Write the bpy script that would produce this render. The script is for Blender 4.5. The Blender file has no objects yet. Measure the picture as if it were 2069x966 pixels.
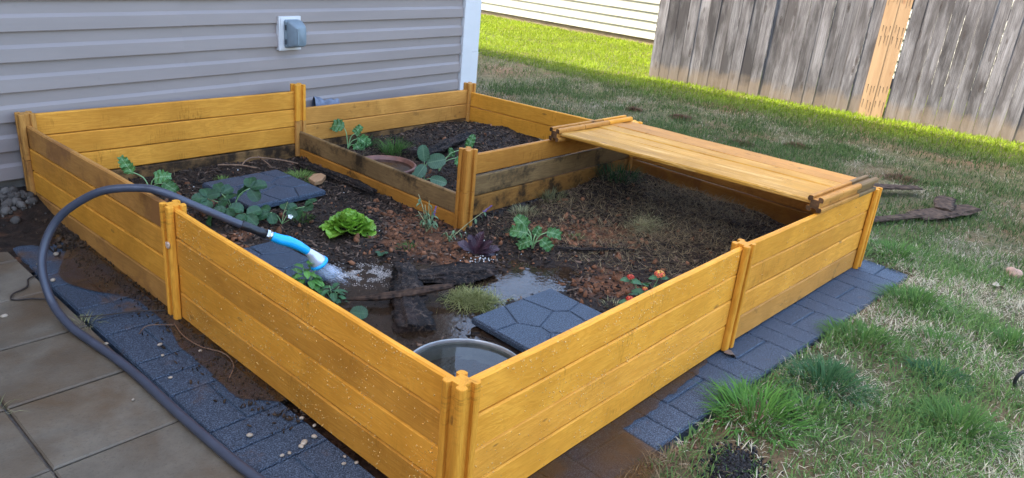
import bpy, math, random
import numpy as np
from mathutils import Vector, Matrix

random.seed(7)
RNG = np.random.default_rng(11)
scene = bpy.context.scene
COL = scene.collection
R = math.radians

# ------------------------------------------------------------------ camera
cam_d = bpy.data.cameras.new("camera")
cam_d.sensor_width = 36.0
cam_d.lens = 27.0
cam_d.clip_start = 0.02
cam_d.clip_end = 600
cam = bpy.data.objects.new("camera", cam_d)
COL.objects.link(cam)
CAM = Vector((-0.951, -0.901, 1.189))
YAW, PITCH, ROLL = 0.703957665, -0.37642278, 0.098064751
FW = Vector((math.cos(PITCH) * math.cos(YAW), math.cos(PITCH) * math.sin(YAW), math.sin(PITCH)))
RT = Vector((math.sin(YAW), -math.cos(YAW), 0))
UPV = RT.cross(FW)
r2 = math.cos(ROLL) * RT + math.sin(ROLL) * UPV
u2 = -math.sin(ROLL) * RT + math.cos(ROLL) * UPV
M = Matrix((r2, u2, -FW)).transposed().to_4x4()
M.translation = CAM
cam.matrix_world = M
scene.camera = cam

# ------------------------------------------------------------------ world, sun, exposure
SUN_TO = Vector((3.4, -4.4, -7.0)).normalized()          # direction the light travels
SUN_EL = math.asin(-SUN_TO.z)
SUN_AZ = math.atan2(-SUN_TO.x, -SUN_TO.y)                # clockwise from +Y
world = bpy.data.worlds.new("World")
scene.world = world
world.use_nodes = True
wn = world.node_tree
sky = wn.nodes.new("ShaderNodeTexSky")
sky.sky_type = 'NISHITA'
sky.sun_disc = False
sky.sun_elevation = SUN_EL
sky.sun_rotation = SUN_AZ
sky.air_density = 1.0
sky.dust_density = 3.0
sky.ozone_density = 1.0
wn.nodes["Background"].inputs[1].default_value = 0.15
wn.links.new(sky.outputs[0], wn.nodes["Background"].inputs[0])
sun_d = bpy.data.lights.new("sun", 'SUN')
sun_d.energy = 2.0
sun_d.angle = R(0.5)
sun_d.color = (1.0, 0.95, 0.86)
sun = bpy.data.objects.new("sun", sun_d)
COL.objects.link(sun)
sun.rotation_euler = SUN_TO.to_track_quat('-Z', 'Y').to_euler()
sun.location = (-6, 8, 12)
scene.view_settings.view_transform = 'Standard'
scene.view_settings.look = 'None'
scene.view_settings.exposure = 3.12
scene.view_settings.gamma = 1.0
scene.view_settings.use_curve_mapping = False

# ------------------------------------------------------------------ helpers
def tag(o, label=None, cat=None, group=None, kind=None):
    if label: o["label"] = label
    if cat: o["category"] = cat
    if group: o["group"] = group
    if kind: o["kind"] = kind
    return o

def empty(name, loc=(0, 0, 0), rz=0.0):
    o = bpy.data.objects.new(name, None)
    COL.objects.link(o)
    o.location = loc
    o.rotation_euler = (0, 0, rz)
    o.empty_display_size = 0.05
    return o

def link(name, me, m, parent=None, smooth=False):
    o = bpy.data.objects.new(name, me)
    COL.objects.link(o)
    if m is not None and len(me.materials) == 0:
        me.materials.append(m)
    if parent is not None:
        o.parent = parent
    if smooth:
        me.polygons.foreach_set("use_smooth", [True] * len(me.polygons))
    return o

class MB:
    """collects shapes into one mesh"""
    def __init__(s):
        s.v = []; s.f = []
    def add(s, vs, fs):
        n = len(s.v)
        s.v += [tuple(v) for v in vs]
        s.f += [tuple(i + n for i in f) for f in fs]
        return s
    def box(s, a, b):
        x0, y0, z0 = a; x1, y1, z1 = b
        return s.add([(x0, y0, z0), (x1, y0, z0), (x1, y1, z0), (x0, y1, z0), (x0, y0, z1), (x1, y0, z1), (x1, y1, z1), (x0, y1, z1)],
                     [(3, 2, 1, 0), (4, 5, 6, 7), (0, 1, 5, 4), (1, 2, 6, 5), (2, 3, 7, 6), (3, 0, 4, 7)])
    def cbox(s, a, b, c=0.003):
        """box with chamfered top edges"""
        x0, y0, z0 = a; x1, y1, z1 = b
        vs = [(x0, y0, z0), (x1, y0, z0), (x1, y1, z0), (x0, y1, z0), (x0, y0, z1 - c), (x1, y0, z1 - c), (x1, y1, z1 - c), (x0, y1, z1 - c),
              (x0 + c, y0 + c, z1), (x1 - c, y0 + c, z1), (x1 - c, y1 - c, z1), (x0 + c, y1 - c, z1)]
        fs = [(3, 2, 1, 0), (0, 1, 5, 4), (1, 2, 6, 5), (2, 3, 7, 6), (3, 0, 4, 7), (4, 5, 9, 8), (5, 6, 10, 9), (6, 7, 11, 10), (7, 4, 8, 11), (8, 9, 10, 11)]
        return s.add(vs, fs)
    def prism(s, poly, z0, z1, c=0.0):
        """polygon (ccw) pulled up from z0 to z1, top edge drawn in by c"""
        n = len(poly)
        cx = sum(p[0] for p in poly) / n; cy = sum(p[1] for p in poly) / n
        vs = [(p[0], p[1], z0) for p in poly]
        if c > 0:
            vs += [(p[0], p[1], z1 - c) for p in poly]
            top = []
            for p in poly:
                d = math.hypot(p[0] - cx, p[1] - cy) + 1e-9
                k = max(0.0, 1 - c * 1.3 / d)
                top.append((cx + (p[0] - cx) * k, cy + (p[1] - cy) * k, z1))
            vs += top
            fs = [(i, (i + 1) % n, n + (i + 1) % n, n + i) for i in range(n)]
            fs += [(n + i, n + (i + 1) % n, 2 * n + (i + 1) % n, 2 * n + i) for i in range(n)]
            fs += [tuple(range(2 * n, 3 * n)), tuple(reversed(range(n)))]
        else:
            vs += [(p[0], p[1], z1) for p in poly]
            fs = [(i, (i + 1) % n, n + (i + 1) % n, n + i) for i in range(n)] + [tuple(range(n, 2 * n)), tuple(reversed(range(n)))]
        return s.add(vs, fs)
    def tube(s, path, rad, n=8, cap=True):
        path = [Vector(p) for p in path]
        m = len(path)
        if not hasattr(rad, '__len__'): rad = [rad] * m
        vs = []; ref = None
        for i, p in enumerate(path):
            t = (path[min(i + 1, m - 1)] - path[max(i - 1, 0)])
            t = t.normalized() if t.length > 1e-9 else Vector((0, 0, 1))
            if ref is None:
                ref = Vector((0, 0, 1)) if abs(t.z) < 0.9 else Vector((1, 0, 0))
            a = (ref - t * ref.dot(t)).normalized(); ref = a
            b = t.cross(a)
            for k in range(n):
                an = 2 * math.pi * k / n
                vs.append(p + (a * math.cos(an) + b * math.sin(an)) * rad[i])
        fs = [(i * n + k, i * n + (k + 1) % n, (i + 1) * n + (k + 1) % n, (i + 1) * n + k) for i in range(m - 1) for k in range(n)]
        if cap:
            fs += [tuple(reversed(range(n))), tuple(range((m - 1) * n, m * n))]
        return s.add(vs, fs)
    def lathe(s, prof, n=32, axis=None, origin=(0, 0, 0)):
        """prof: (radius, height) list around z (or around axis)"""
        q = Vector((0, 0, 1)).rotation_difference(Vector(axis).normalized()) if axis is not None else None
        o = Vector(origin)
        vs = []
        for r, h in prof:
            for k in range(n):
                a = 2 * math.pi * k / n
                v = Vector((r * math.cos(a), r * math.sin(a), h))
                if q is not None: v = q @ v
                vs.append(v + o)
        m = len(prof)
        fs = [(i * n + k, i * n + (k + 1) % n, (i + 1) * n + (k + 1) % n, (i + 1) * n + k) for i in range(m - 1) for k in range(n)]
        return s.add(vs, fs)
    def mesh(s, name):
        me = bpy.data.meshes.new(name)
        me.from_pydata(s.v, [], s.f)
        me.update()
        return me
    def build(s, name, m, parent=None, smooth=False):
        return link(name, s.mesh(name), m, parent, smooth)

def tri_mesh(name, V, T, C=None):
    """big triangle mesh straight from numpy arrays, with an optional colour per vertex"""
    V = np.asarray(V, np.float32); T = np.asarray(T, np.int32)
    me = bpy.data.meshes.new(name)
    me.vertices.add(len(V)); me.vertices.foreach_set("co", V.ravel())
    me.loops.add(T.size); me.loops.foreach_set("vertex_index", T.ravel())
    me.polygons.add(len(T))
    me.polygons.foreach_set("loop_start", np.arange(0, T.size, 3, dtype=np.int32))
    if C is not None:
        a = me.color_attributes.new("Col", 'FLOAT_COLOR', 'POINT')
        a.data.foreach_set("color", np.c_[C, np.ones(len(C))].astype(np.float32).ravel())
    me.update(calc_edges=True)
    return me

def euler_mats(rx, ry, rz):
    cx, sx, cy, sy, cz, sz = np.cos(rx), np.sin(rx), np.cos(ry), np.sin(ry), np.cos(rz), np.sin(rz)
    m = np.empty((len(rx), 3, 3))
    m[:, 0, 0] = cy * cz; m[:, 0, 1] = sx * sy * cz - cx * sz; m[:, 0, 2] = cx * sy * cz + sx * sz
    m[:, 1, 0] = cy * sz; m[:, 1, 1] = sx * sy * sz + cx * cz; m[:, 1, 2] = cx * sy * sz - sx * cz
    m[:, 2, 0] = -sy; m[:, 2, 1] = sx * cy; m[:, 2, 2] = cx * cy
    return m

def scatter(name, tv, tt, pos, scl, rot, col, mat_, jitter=0.0, parent=None, label=None, cat=None, kind='stuff'):
    """many copies of a small template joined in one mesh"""
    tv = np.asarray(tv, float); tt = np.asarray(tt, int)
    n = len(pos); k = len(tv)
    P = np.repeat(tv[None], n, 0)
    if jitter: P = P * (1 + RNG.uniform(-jitter, jitter, (n, k, 1)))
    P = P * scl[:, None, :]
    P = np.einsum('nij,nkj->nki', euler_mats(*rot), P) + pos[:, None, :]
    T = tt[None] + (np.arange(n) * k)[:, None, None]
    C = np.repeat(col, k, 0) if col is not None else None
    o = link(name, tri_mesh(name, P.reshape(-1, 3), T.reshape(-1, 3), C), mat_, parent)
    return tag(o, label, cat, None, kind)

def ico(sub=0):
    import bmesh
    bm = bmesh.new()
    bmesh.ops.create_icosphere(bm, subdivisions=sub + 1, radius=1)
    bmesh.ops.triangulate(bm, faces=bm.faces)
    v = np.array([x.co[:] for x in bm.verts]); t = np.array([[l.index for l in f.verts] for f in bm.faces])
    bm.free()
    return v, t
ICO_V, ICO_T = ico(0)
ICO2_V, ICO2_T = ico(1)

# smooth value noise on numpy arrays
_H = np.random.default_rng(5).random((256, 256))
def vnoise(x, y):
    x = np.asarray(x, float); y = np.asarray(y, float)
    xi = np.floor(x).astype(int); yi = np.floor(y).astype(int)
    fx = x - xi; fy = y - yi
    fx = fx * fx * (3 - 2 * fx); fy = fy * fy * (3 - 2 * fy)
    a = _H[xi % 256, yi % 256]; b = _H[(xi + 1) % 256, yi % 256]
    c = _H[xi % 256, (yi + 1) % 256]; d = _H[(xi + 1) % 256, (yi + 1) % 256]
    return (a * (1 - fx) + b * fx) * (1 - fy) + (c * (1 - fx) + d * fx) * fy
def fbm(x, y, f=1.0, o=4):
    s = 0; a = 0.5; t = 0
    for k in range(o):
        s = s + a * vnoise(x * f + 17.3 * k, y * f - 9.1 * k); t += a; a *= 0.5; f *= 2.03
    return s / t
def sstep(a, b, x):
    t = np.clip((x - a) / (b - a), 0, 1)
    return t * t * (3 - 2 * t)

# ------------------------------------------------------------------ materials
class NT:
    def __init__(s, name):
        s.m = bpy.data.materials.new(name); s.m.use_nodes = True
        s.t = s.m.node_tree; s.b = s.t.nodes["Principled BSDF"]
        s.out = s.t.nodes["Material Output"]
    def n(s, typ, **kw):
        o = s.t.nodes.new(typ)
        for k, v in kw.items(): setattr(o, k, v)
        return o
    def l(s, a, b): s.t.links.new(a, b)
    def set(s, **kw):
        for k, v in kw.items():
            i = s.b.inputs[k.replace('_', ' ')]
            if hasattr(v, 'is_linked') or hasattr(v, 'links'): s.l(v, i)
            else: i.default_value = v
        return s
    def coord(s, kind='Object', rnd=0.0, scale=(1, 1, 1)):
        tc = s.n('ShaderNodeTexCoord')
        v = tc.outputs[kind]
        if rnd:
            oi = s.n('ShaderNodeObjectInfo')
            mu = s.n('ShaderNodeMath', operation='MULTIPLY'); mu.inputs[1].default_value = rnd
            s.l(oi.outputs['Random'], mu.inputs[0])
            ad = s.n('ShaderNodeVectorMath', operation='ADD')
            s.l(v, ad.inputs[0]); s.l(mu.outputs[0], ad.inputs[1]); v = ad.outputs[0]
        mp = s.n('ShaderNodeMapping'); mp.inputs['Scale'].default_value = scale
        s.l(v, mp.inputs['Vector'])
        return mp.outputs[0]
    def world(s, scale=(1, 1, 1)):
        g = s.n('ShaderNodeNewGeometry')
        mp = s.n('ShaderNodeMapping'); mp.inputs['Scale'].default_value = scale
        s.l(g.outputs['Position'], mp.inputs['Vector'])
        return mp.outputs[0]
    def noise(s, vec, scale, detail=4, rough=0.55, dist=0.0):
        o = s.n('ShaderNodeTexNoise'); o.inputs['Scale'].default_value = scale
        o.inputs['Detail'].default_value = detail; o.inputs['Roughness'].default_value = rough
        o.inputs['Distortion'].default_value = dist
        s.l(vec, o.inputs['Vector']); return o.outputs['Fac']
    def voro(s, vec, scale, feature='F1', out='Distance'):
        o = s.n('ShaderNodeTexVoronoi'); o.feature = feature; o.inputs['Scale'].default_value = scale
        s.l(vec, o.inputs['Vector']); return o.outputs[out]
    def ramp(s, fac, stops):
        o = s.n('ShaderNodeValToRGB'); e = o.color_ramp.elements
        while len(e) < len(stops): e.new(0.5)
        for i, (p, c) in enumerate(stops):
            e[i].position = p
            e[i].color = (c, c, c, 1) if not hasattr(c, '__len__') else (*c[:3], 1)
        s.l(fac, o.inputs[0]); return o.outputs[0]
    def mix(s, fac, a, b, mode='MIX'):
        o = s.n('ShaderNodeMix'); o.data_type = 'RGBA'; o.blend_type = mode
        for v, i in ((fac, 0), (a, 6), (b, 7)):
            if hasattr(v, 'links'): s.l(v, o.inputs[i])
            elif hasattr(v, '__len__'): o.inputs[i].default_value = (*v[:3], 1)
            else: o.inputs[i].default_value = v
        return o.outputs[2]
    def math(s, op, a, b=0.0):
        o = s.n('ShaderNodeMath', operation=op)
        for v, i in ((a, 0), (b, 1)):
            if hasattr(v, 'links'): s.l(v, o.inputs[i])
            else: o.inputs[i].default_value = v
        return o.outputs[0]
    def bump(s, h, dist=0.002, strength=0.6):
        o = s.n('ShaderNodeBump'); o.inputs['Distance'].default_value = dist; o.inputs['Strength'].default_value = strength
        s.l(h, o.inputs['Height']); s.l(o.outputs[0], s.b.inputs['Normal']); return s

def flat(name, c, rough=0.5, var=0.15, metal=0.0, scale=40, bump=0.0, spec=0.5):
    t = NT(name)
    v = t.coord('Object', 7.0)
    n = t.noise(v, scale, 4)
    c0 = tuple(x * (1 - var) for x in c); c1 = tuple(min(1, x * (1 + var)) for x in c)
    t.set(Base_Color=t.ramp(n, [(0.3, c0), (0.7, c1)]), Roughness=rough, Metallic=metal)
    t.b.inputs['Specular IOR Level'].default_value = spec
    if bump: t.bump(n, bump)
    return t.m

def wood(name, light, dark, knot=(0.16, 0.07, 0.02), dirt=None, dirt_amt=0.0, rough=0.5, worn=None, obj_var=0.12):
    """stained softwood: grain along local X"""
    t = NT(name)
    v = t.coord('Object', 37.0, (1, 1, 1))
    mp = t.n('ShaderNodeMapping'); mp.inputs['Scale'].default_value = (1.6, 16, 16); t.l(v, mp.inputs['Vector']); vs = mp.outputs[0]
    mk = t.n('ShaderNodeMapping'); mk.inputs['Scale'].default_value = (3.3, 9, 9); t.l(v, mk.inputs['Vector'])
    kd = t.voro(mk.outputs[0], 1.0)                        # distance to the nearest knot
    g1 = t.noise(vs, 1.6, 5, 0.6, 1.2)
    ring = t.math('SINE', t.math('ADD', t.math('MULTIPLY', g1, 46.0), t.math('MULTIPLY', kd, 14.0)))
    ring = t.math('ADD', t.math('MULTIPLY', ring, 0.5), 0.5)
    g2 = t.noise(v, 5.0, 3)
    mf = t.n('ShaderNodeMapping'); mf.inputs['Scale'].default_value = (14, 260, 260); t.l(v, mf.inputs['Vector'])
    fine = t.noise(mf.outputs[0], 1.0, 3)
    base = t.mix(t.math('MULTIPLY', ring, 0.55), light, dark)
    base = t.mix(t.ramp(g2, [(0.42, 0.0), (0.75, 0.55)]), base, dark)
    base = t.mix(t.ramp(fine, [(0.35, 0.35), (0.6, 0.0)]), base, dark)
    blot = t.noise(v, 3.4, 6, 0.62, 0.6)
    base = t.mix(t.ramp(blot, [(0.40, 0.0), (0.68, 0.5)]), base, tuple(c_ * 0.66 for c_ in dark))
    mt_ = t.n('ShaderNodeMapping'); mt_.inputs['Scale'].default_value = (150, 30, 24); t.l(v, mt_.inputs['Vector'])
    tear = t.math('MULTIPLY', t.ramp(t.noise(mt_.outputs[0], 1.0, 3, 0.7), [(0.5, 0.0), (0.62, 1.0)]), t.ramp(t.noise(v, 6.5, 4, 0.6), [(0.56, 0.0), (0.68, 0.6)]))
    base = t.mix(tear, base, tuple(c_ * 0.5 for c_ in dark))
    base = t.mix(t.ramp(kd, [(0.022, 0.75), (0.034, 0.25), (0.044, 0.7), (0.058, 0.0)]), base, knot)
    oi = t.n('ShaderNodeObjectInfo')
    hv = t.n('ShaderNodeHueSaturation')
    t.l(t.math('ADD', t.math('MULTIPLY', oi.outputs['Random'], 2 * obj_var), 1 - obj_var), hv.inputs['Value'])
    t.l(base, hv.inputs['Color']); base = hv.outputs[0]
    if worn is not None:
        w = t.noise(mp.outputs[0], 2.6, 6, 0.7, 0.5)
        base = t.mix(t.ramp(w, [(0.52, 0.0), (0.62, 0.85)]), base, worn)
    if dirt is not None:
        d = t.noise(v, 7.0, 8, 0.68)
        base = t.mix(t.ramp(d, [(0.62 - 0.25 * dirt_amt, 0.0), (0.72 - 0.2 * dirt_amt, 0.92)]), base, dirt)
    t.set(Base_Color=base, Roughness=rough)
    t.b.inputs['Specular IOR Level'].default_value = 0.08
    t.bump(t.math('ADD', t.math('MULTIPLY', fine, 0.5), t.math('MULTIPLY', ring, 0.35)), 0.0012, 0.5)
    return t.m

MAT = {}
MAT['gold'] = wood('golden_stain', (0.80, 0.352, 0.044), (0.60, 0.228, 0.022), obj_var=0.13)
MAT['gold2'] = wood('honey_gold_stain', (0.74, 0.325, 0.046), (0.53, 0.200, 0.023), obj_var=0.13)
MAT['brown'] = wood('brown_stain', (0.52, 0.245, 0.06), (0.38, 0.16, 0.036), dirt=(0.27, 0.115, 0.035), dirt_amt=0.5)
MAT['tan'] = wood('tan_stain', (0.58, 0.265, 0.058), (0.42, 0.170, 0.032), dirt=(0.06, 0.03, 0.015), dirt_amt=0.12)
MAT['orange'] = wood('orange_stain', (0.52, 0.22, 0.038), (0.36, 0.135, 0.022), dirt=(0.06, 0.03, 0.012), dirt_amt=0.12)
MAT['weathered'] = wood('weathered_stain', (0.28, 0.165, 0.065), (0.155, 0.088, 0.036), dirt=(0.035, 0.024, 0.014), dirt_amt=0.45)
MAT['dirty'] = wood('soil_caked_wood', (0.24, 0.125, 0.045), (0.13, 0.065, 0.025), dirt=(0.022, 0.015, 0.010), dirt_amt=0.75, rough=0.8)
MAT['worn'] = wood('worn_gold_stain', (0.56, 0.275, 0.045), (0.42, 0.19, 0.028), worn=(0.64, 0.36, 0.105))
MAT['lid'] = wood('honey_stain', (0.60, 0.30, 0.052), (0.46, 0.20, 0.030), worn=(0.62, 0.34, 0.085), obj_var=0.06)
MAT['grubby'] = wood('grubby_stain', (0.40, 0.185, 0.045), (0.26, 0.11, 0.025), dirt=(0.035, 0.022, 0.012), dirt_amt=0.6, rough=0.7)
MAT['endgrain'] = wood('end_grain', (0.20, 0.10, 0.045), (0.09, 0.045, 0.02), dirt=(0.03, 0.018, 0.01), dirt_amt=0.6, rough=0.8)

def old_fence():
    t = NT('weathered_grey_fence')
    v = t.coord('Object', 53.0)
    mp = t.n('ShaderNodeMapping'); mp.inputs['Scale'].default_value = (30, 30, 1.3); t.l(v, mp.inputs['Vector'])
    g = t.noise(mp.outputs[0], 1.0, 6, 0.65, 0.6)
    mf = t.n('ShaderNodeMapping'); mf.inputs['Scale'].default_value = (300, 300, 5); t.l(v, mf.inputs['Vector'])
    fine = t.noise(mf.outputs[0], 1.0, 4, 0.75)
    mb = t.n('ShaderNodeMapping'); mb.inputs['Scale'].default_value = (9, 9, 2.2); t.l(v, mb.inputs['Vector'])
    big = t.noise(mb.outputs[0], 1.0, 4, 0.6)
    mk = t.n('ShaderNodeMapping'); mk.inputs['Scale'].default_value = (11, 11, 3.4); t.l(v, mk.inputs['Vector'])
    kd = t.voro(mk.outputs[0], 1.0)
    c = t.ramp(g, [(0.25, (0.060, 0.052, 0.046)), (0.48, (0.150, 0.132, 0.119)), (0.72, (0.240, 0.218, 0.200))])
    c = t.mix(t.ramp(big, [(0.42, 0.0), (0.62, 0.9)]), c, (0.055, 0.046, 0.040))
    c = t.mix(t.ramp(fine, [(0.36, 0.8), (0.5, 0.0)]), c, (0.045, 0.038, 0.033))
    c = t.mix(t.ramp(kd, [(0.07, 0.9), (0.10, 0.35), (0.13, 0.7), (0.17, 0.0)]), c, (0.045, 0.034, 0.027))
    oi = t.n('ShaderNodeObjectInfo'); hv = t.n('ShaderNodeHueSaturation')
    t.l(t.math('ADD', t.math('MULTIPLY', oi.outputs['Random'], 0.60), 0.74), hv.inputs['Value']); t.l(c, hv.inputs['Color']); c = hv.outputs[0]
    # clay splashed on the foot of the boards, ragged upper limit
    sx = t.n('ShaderNodeSeparateXYZ'); t.l(t.coord('Object'), sx.inputs[0])
    h = t.math('ADD', sx.outputs[2], t.math('MULTIPLY', t.noise(v, 9.0, 4), -0.22))
    c = t.mix(t.ramp(h, [(-0.07, 0.62), (0.10, 0.0)]), c, (0.205, 0.145, 0.090))
    t.set(Base_Color=c, Roughness=0.85)
    t.b.inputs['Specular IOR Level'].default_value = 0.2
    t.bump(t.math('ADD', g, fine), 0.003, 0.6)
    return t.m
MAT['fence'] = old_fence()

def new_fence():
    t = NT('new_fence_wood')
    v = t.coord('Object', 53.0)
    mp = t.n('ShaderNodeMapping'); mp.inputs['Scale'].default_value = (24, 24, 1.5); t.l(v, mp.inputs['Vector'])
    g = t.noise(mp.outputs[0], 1.0, 5, 0.6, 0.8)
    mk = t.n('ShaderNodeMapping'); mk.inputs['Scale'].default_value = (12, 12, 4.2); t.l(v, mk.inputs['Vector'])
    kd = t.voro(mk.outputs[0], 1.0)
    c = t.ramp(g, [(0.3, (0.28, 0.155, 0.064)), (0.7, (0.37, 0.225, 0.105))])
    c = t.mix(t.ramp(kd, [(0.06, 0.8), (0.1, 0.25), (0.17, 0.0)]), c, (0.26, 0.11, 0.04))
    t.set(Base_Color=c, Roughness=0.7); t.bump(g, 0.001, 0.4)
    return t.m
MAT['new_fence'] = new_fence()

def siding(name, c, streak=0.1):
    t = NT(name)
    v = t.coord('Object', 19.0)
    mp = t.n('ShaderNodeMapping'); mp.inputs['Scale'].default_value = (1.1, 6, 6); t.l(v, mp.inputs['Vector'])
    g = t.noise(mp.outputs[0], 1.4, 4)
    c0 = tuple(x * (1 - streak) for x in c); c1 = tuple(x * (1 + streak * 0.6) for x in c)
    dn = t.noise(v, 9.0, 7, 0.7)
    col = t.mix(t.ramp(dn, [(0.64, 0.0), (0.8, 0.35)]), t.ramp(g, [(0.3, c0), (0.7, c1)]), tuple(x * 0.62 for x in c))
    t.set(Base_Color=col, Roughness=0.45)
    t.b.inputs['Specular IOR Level'].default_value = 0.4
    mf = t.n('ShaderNodeMapping'); mf.inputs['Scale'].default_value = (7, 90, 90); t.l(v, mf.inputs['Vector'])
    t.bump(t.noise(mf.outputs[0], 1.0, 4), 0.0006, 0.5)
    return t.m
MAT['siding'] = siding('mauve_vinyl', (0.252, 0.200, 0.172))
MAT['cream'] = siding('cream_vinyl', (0.34, 0.325, 0.255), 0.05)
MAT['trim'] = siding('white_vinyl', (0.58, 0.545, 0.51), 0.05)

def concrete(name, c, stain, amt=0.5):
    t = NT(name)
    v = t.world()
    g = t.noise(v, 7.0, 7, 0.66); f = t.noise(v, 140.0, 4, 0.7); s = t.noise(v, 2.6, 6, 0.62, 0.4)
    c0 = tuple(x * 0.7 for x in c); c1 = tuple(x * 1.2 for x in c)
    col = t.mix(t.ramp(s, [(0.44, 0.0), (0.66, amt)]), t.ramp(g, [(0.3, c0), (0.7, c1)]), stain)
    col = t.mix(t.ramp(f, [(0.3, 0.45), (0.46, 0.0)]), col, tuple(x * 0.45 for x in c))
    oi = t.n('ShaderNodeObjectInfo'); hv = t.n('ShaderNodeHueSaturation')
    t.l(t.math('ADD', t.math('MULTIPLY', oi.outputs['Random'], 0.24), 0.88), hv.inputs['Value']); t.l(col, hv.inputs['Color'])
    t.set(Base_Color=hv.outputs[0], Roughness=t.ramp(s, [(0.3, 0.72), (0.7, 0.42)]))
    t.b.inputs['Specular IOR Level'].default_value = 0.25
    t.bump(t.math('ADD', t.math('MULTIPLY', g, 1.5), f), 0.0015, 0.6)
    return t.m
MAT['paver'] = concrete('paver_concrete', (0.142, 0.112, 0.076), (0.090, 0.050, 0.021), 0.9)
MAT['foundation'] = concrete('foundation_concrete', (0.16, 0.14, 0.115), (0.10, 0.07, 0.045))
MAT['tan_block'] = concrete('neighbour_foundation', (0.20, 0.15, 0.09), (0.15, 0.10, 0.055))

def rubber(name, mud):
    t = NT(name)
    v = t.world()
    vo = t.voro(v, 420.0); sp = t.noise(v, 330.0, 2, 0.6)
    c = t.ramp(sp, [(0.36, (0.006, 0.010, 0.016)), (0.50, (0.026, 0.041, 0.062)), (0.64, (0.100, 0.130, 0.165))])  # slate crumb; blue sky glare is painted into the brightest specks
    m = t.noise(v, 5.0, 8, 0.66, 0.3)
    c = t.mix(t.ramp(m, [(0.68 - 0.12 * mud, 0.0), (0.76 - 0.1 * mud, 0.8)]), c, (0.105, 0.052, 0.022))
    t.set(Base_Color=c, Roughness=0.5)
    t.b.inputs['Specular IOR Level'].default_value = 0.4
    t.bump(vo, 0.0016, 0.8)
    return t.m
MAT['rubber'] = rubber('blue_rubber_crumb', 0.25)
MAT['rubber_mud'] = rubber('muddy_rubber_crumb', 1.25)
MAT['rubber_smear'] = rubber('smeared_rubber_crumb', 0.9)

def soil_mat():
    t = NT('garden_soil')
    v = t.world()
    a = t.n('ShaderNodeAttribute', attribute_name='Col')
    sp = t.n('ShaderNodeSeparateColor'); t.l(a.outputs['Color'], sp.inputs[0])
    n1 = t.noise(v, 26.0, 8, 0.7); n2 = t.noise(v, 120.0, 5, 0.7); n3 = t.noise(v, 8.0, 5, 0.6)
    dark = t.ramp(n1, [(0.3, (0.010, 0.0065, 0.0045)), (0.55, (0.034, 0.021, 0.0135)), (0.75, (0.085, 0.048, 0.027))])
    clay = t.ramp(n1, [(0.3, (0.050, 0.021, 0.010)), (0.55, (0.150, 0.062, 0.028)), (0.75, (0.27, 0.120, 0.055))])
    msk = t.math('ADD', sp.outputs[0], t.math('MULTIPLY', t.math('SUBTRACT', n3, 0.5), 1.1))
    c = t.mix(t.ramp(msk, [(0.40, 0.0), (0.62, 1.0)]), dark, clay)
    c = t.mix(t.ramp(n2, [(0.34, 0.6), (0.5, 0.0)]), c, (0.008, 0.006, 0.004))
    t.set(Base_Color=c, Roughness=t.ramp(n1, [(0.3, 0.5), (0.7, 0.85)])); t.b.inputs['Specular IOR Level'].default_value = 0.16
    t.bump(t.math('ADD', t.math('MULTIPLY', n1, 1.6), n2), 0.010, 0.8)
    return t.m
MAT['soil'] = soil_mat()

def lawn_soil():
    t = NT('lawn_earth')
    v = t.world()
    n1 = t.noise(v, 14.0, 8, 0.7); n2 = t.noise(v, 1.6, 5, 0.6); n3 = t.noise(v, 70.0, 5, 0.7)
    c = t.ramp(n1, [(0.3, (0.045, 0.042, 0.016)), (0.55, (0.10, 0.088, 0.038)), (0.75, (0.17, 0.145, 0.07))])
    c = t.mix(t.ramp(n2, [(0.5, 0.0), (0.68, 0.7)]), c, (0.17, 0.085, 0.045))
    c = t.mix(t.ramp(n3, [(0.36, 0.6), (0.52, 0.0)]), c, (0.035, 0.036, 0.014))
    t.set(Base_Color=c, Roughness=0.9); t.b.inputs['Specular IOR Level'].default_value = 0.2
    t.bump(t.math('ADD', n1, n3), 0.012, 0.8)
    return t.m
MAT['lawn'] = lawn_soil()

def vcol(name, rough=0.6, transl=0.0, spec=0.3):
    """colour comes from the colour attribute; thin leaves let some light through"""
    t = NT(name)
    a = t.n('ShaderNodeAttribute', attribute_name='Col')
    t.set(Base_Color=a.outputs['Color'], Roughness=rough); t.b.inputs['Specular IOR Level'].default_value = spec
    if transl:
        tr = t.n('ShaderNodeBsdfTranslucent'); t.l(a.outputs['Color'], tr.inputs[0])
        mx = t.n('ShaderNodeMixShader'); mx.inputs[0].default_value = transl
        t.l(t.b.outputs[0], mx.inputs[1]); t.l(tr.outputs[0], mx.inputs[2]); t.l(mx.outputs[0], t.out.inputs[0])
    return t.m
MAT['blade'] = vcol('grass_blade', 0.65, 0.35, 0.12)
MAT['bits'] = vcol('loose_bits', 0.8, 0.0, 0.1)

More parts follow.
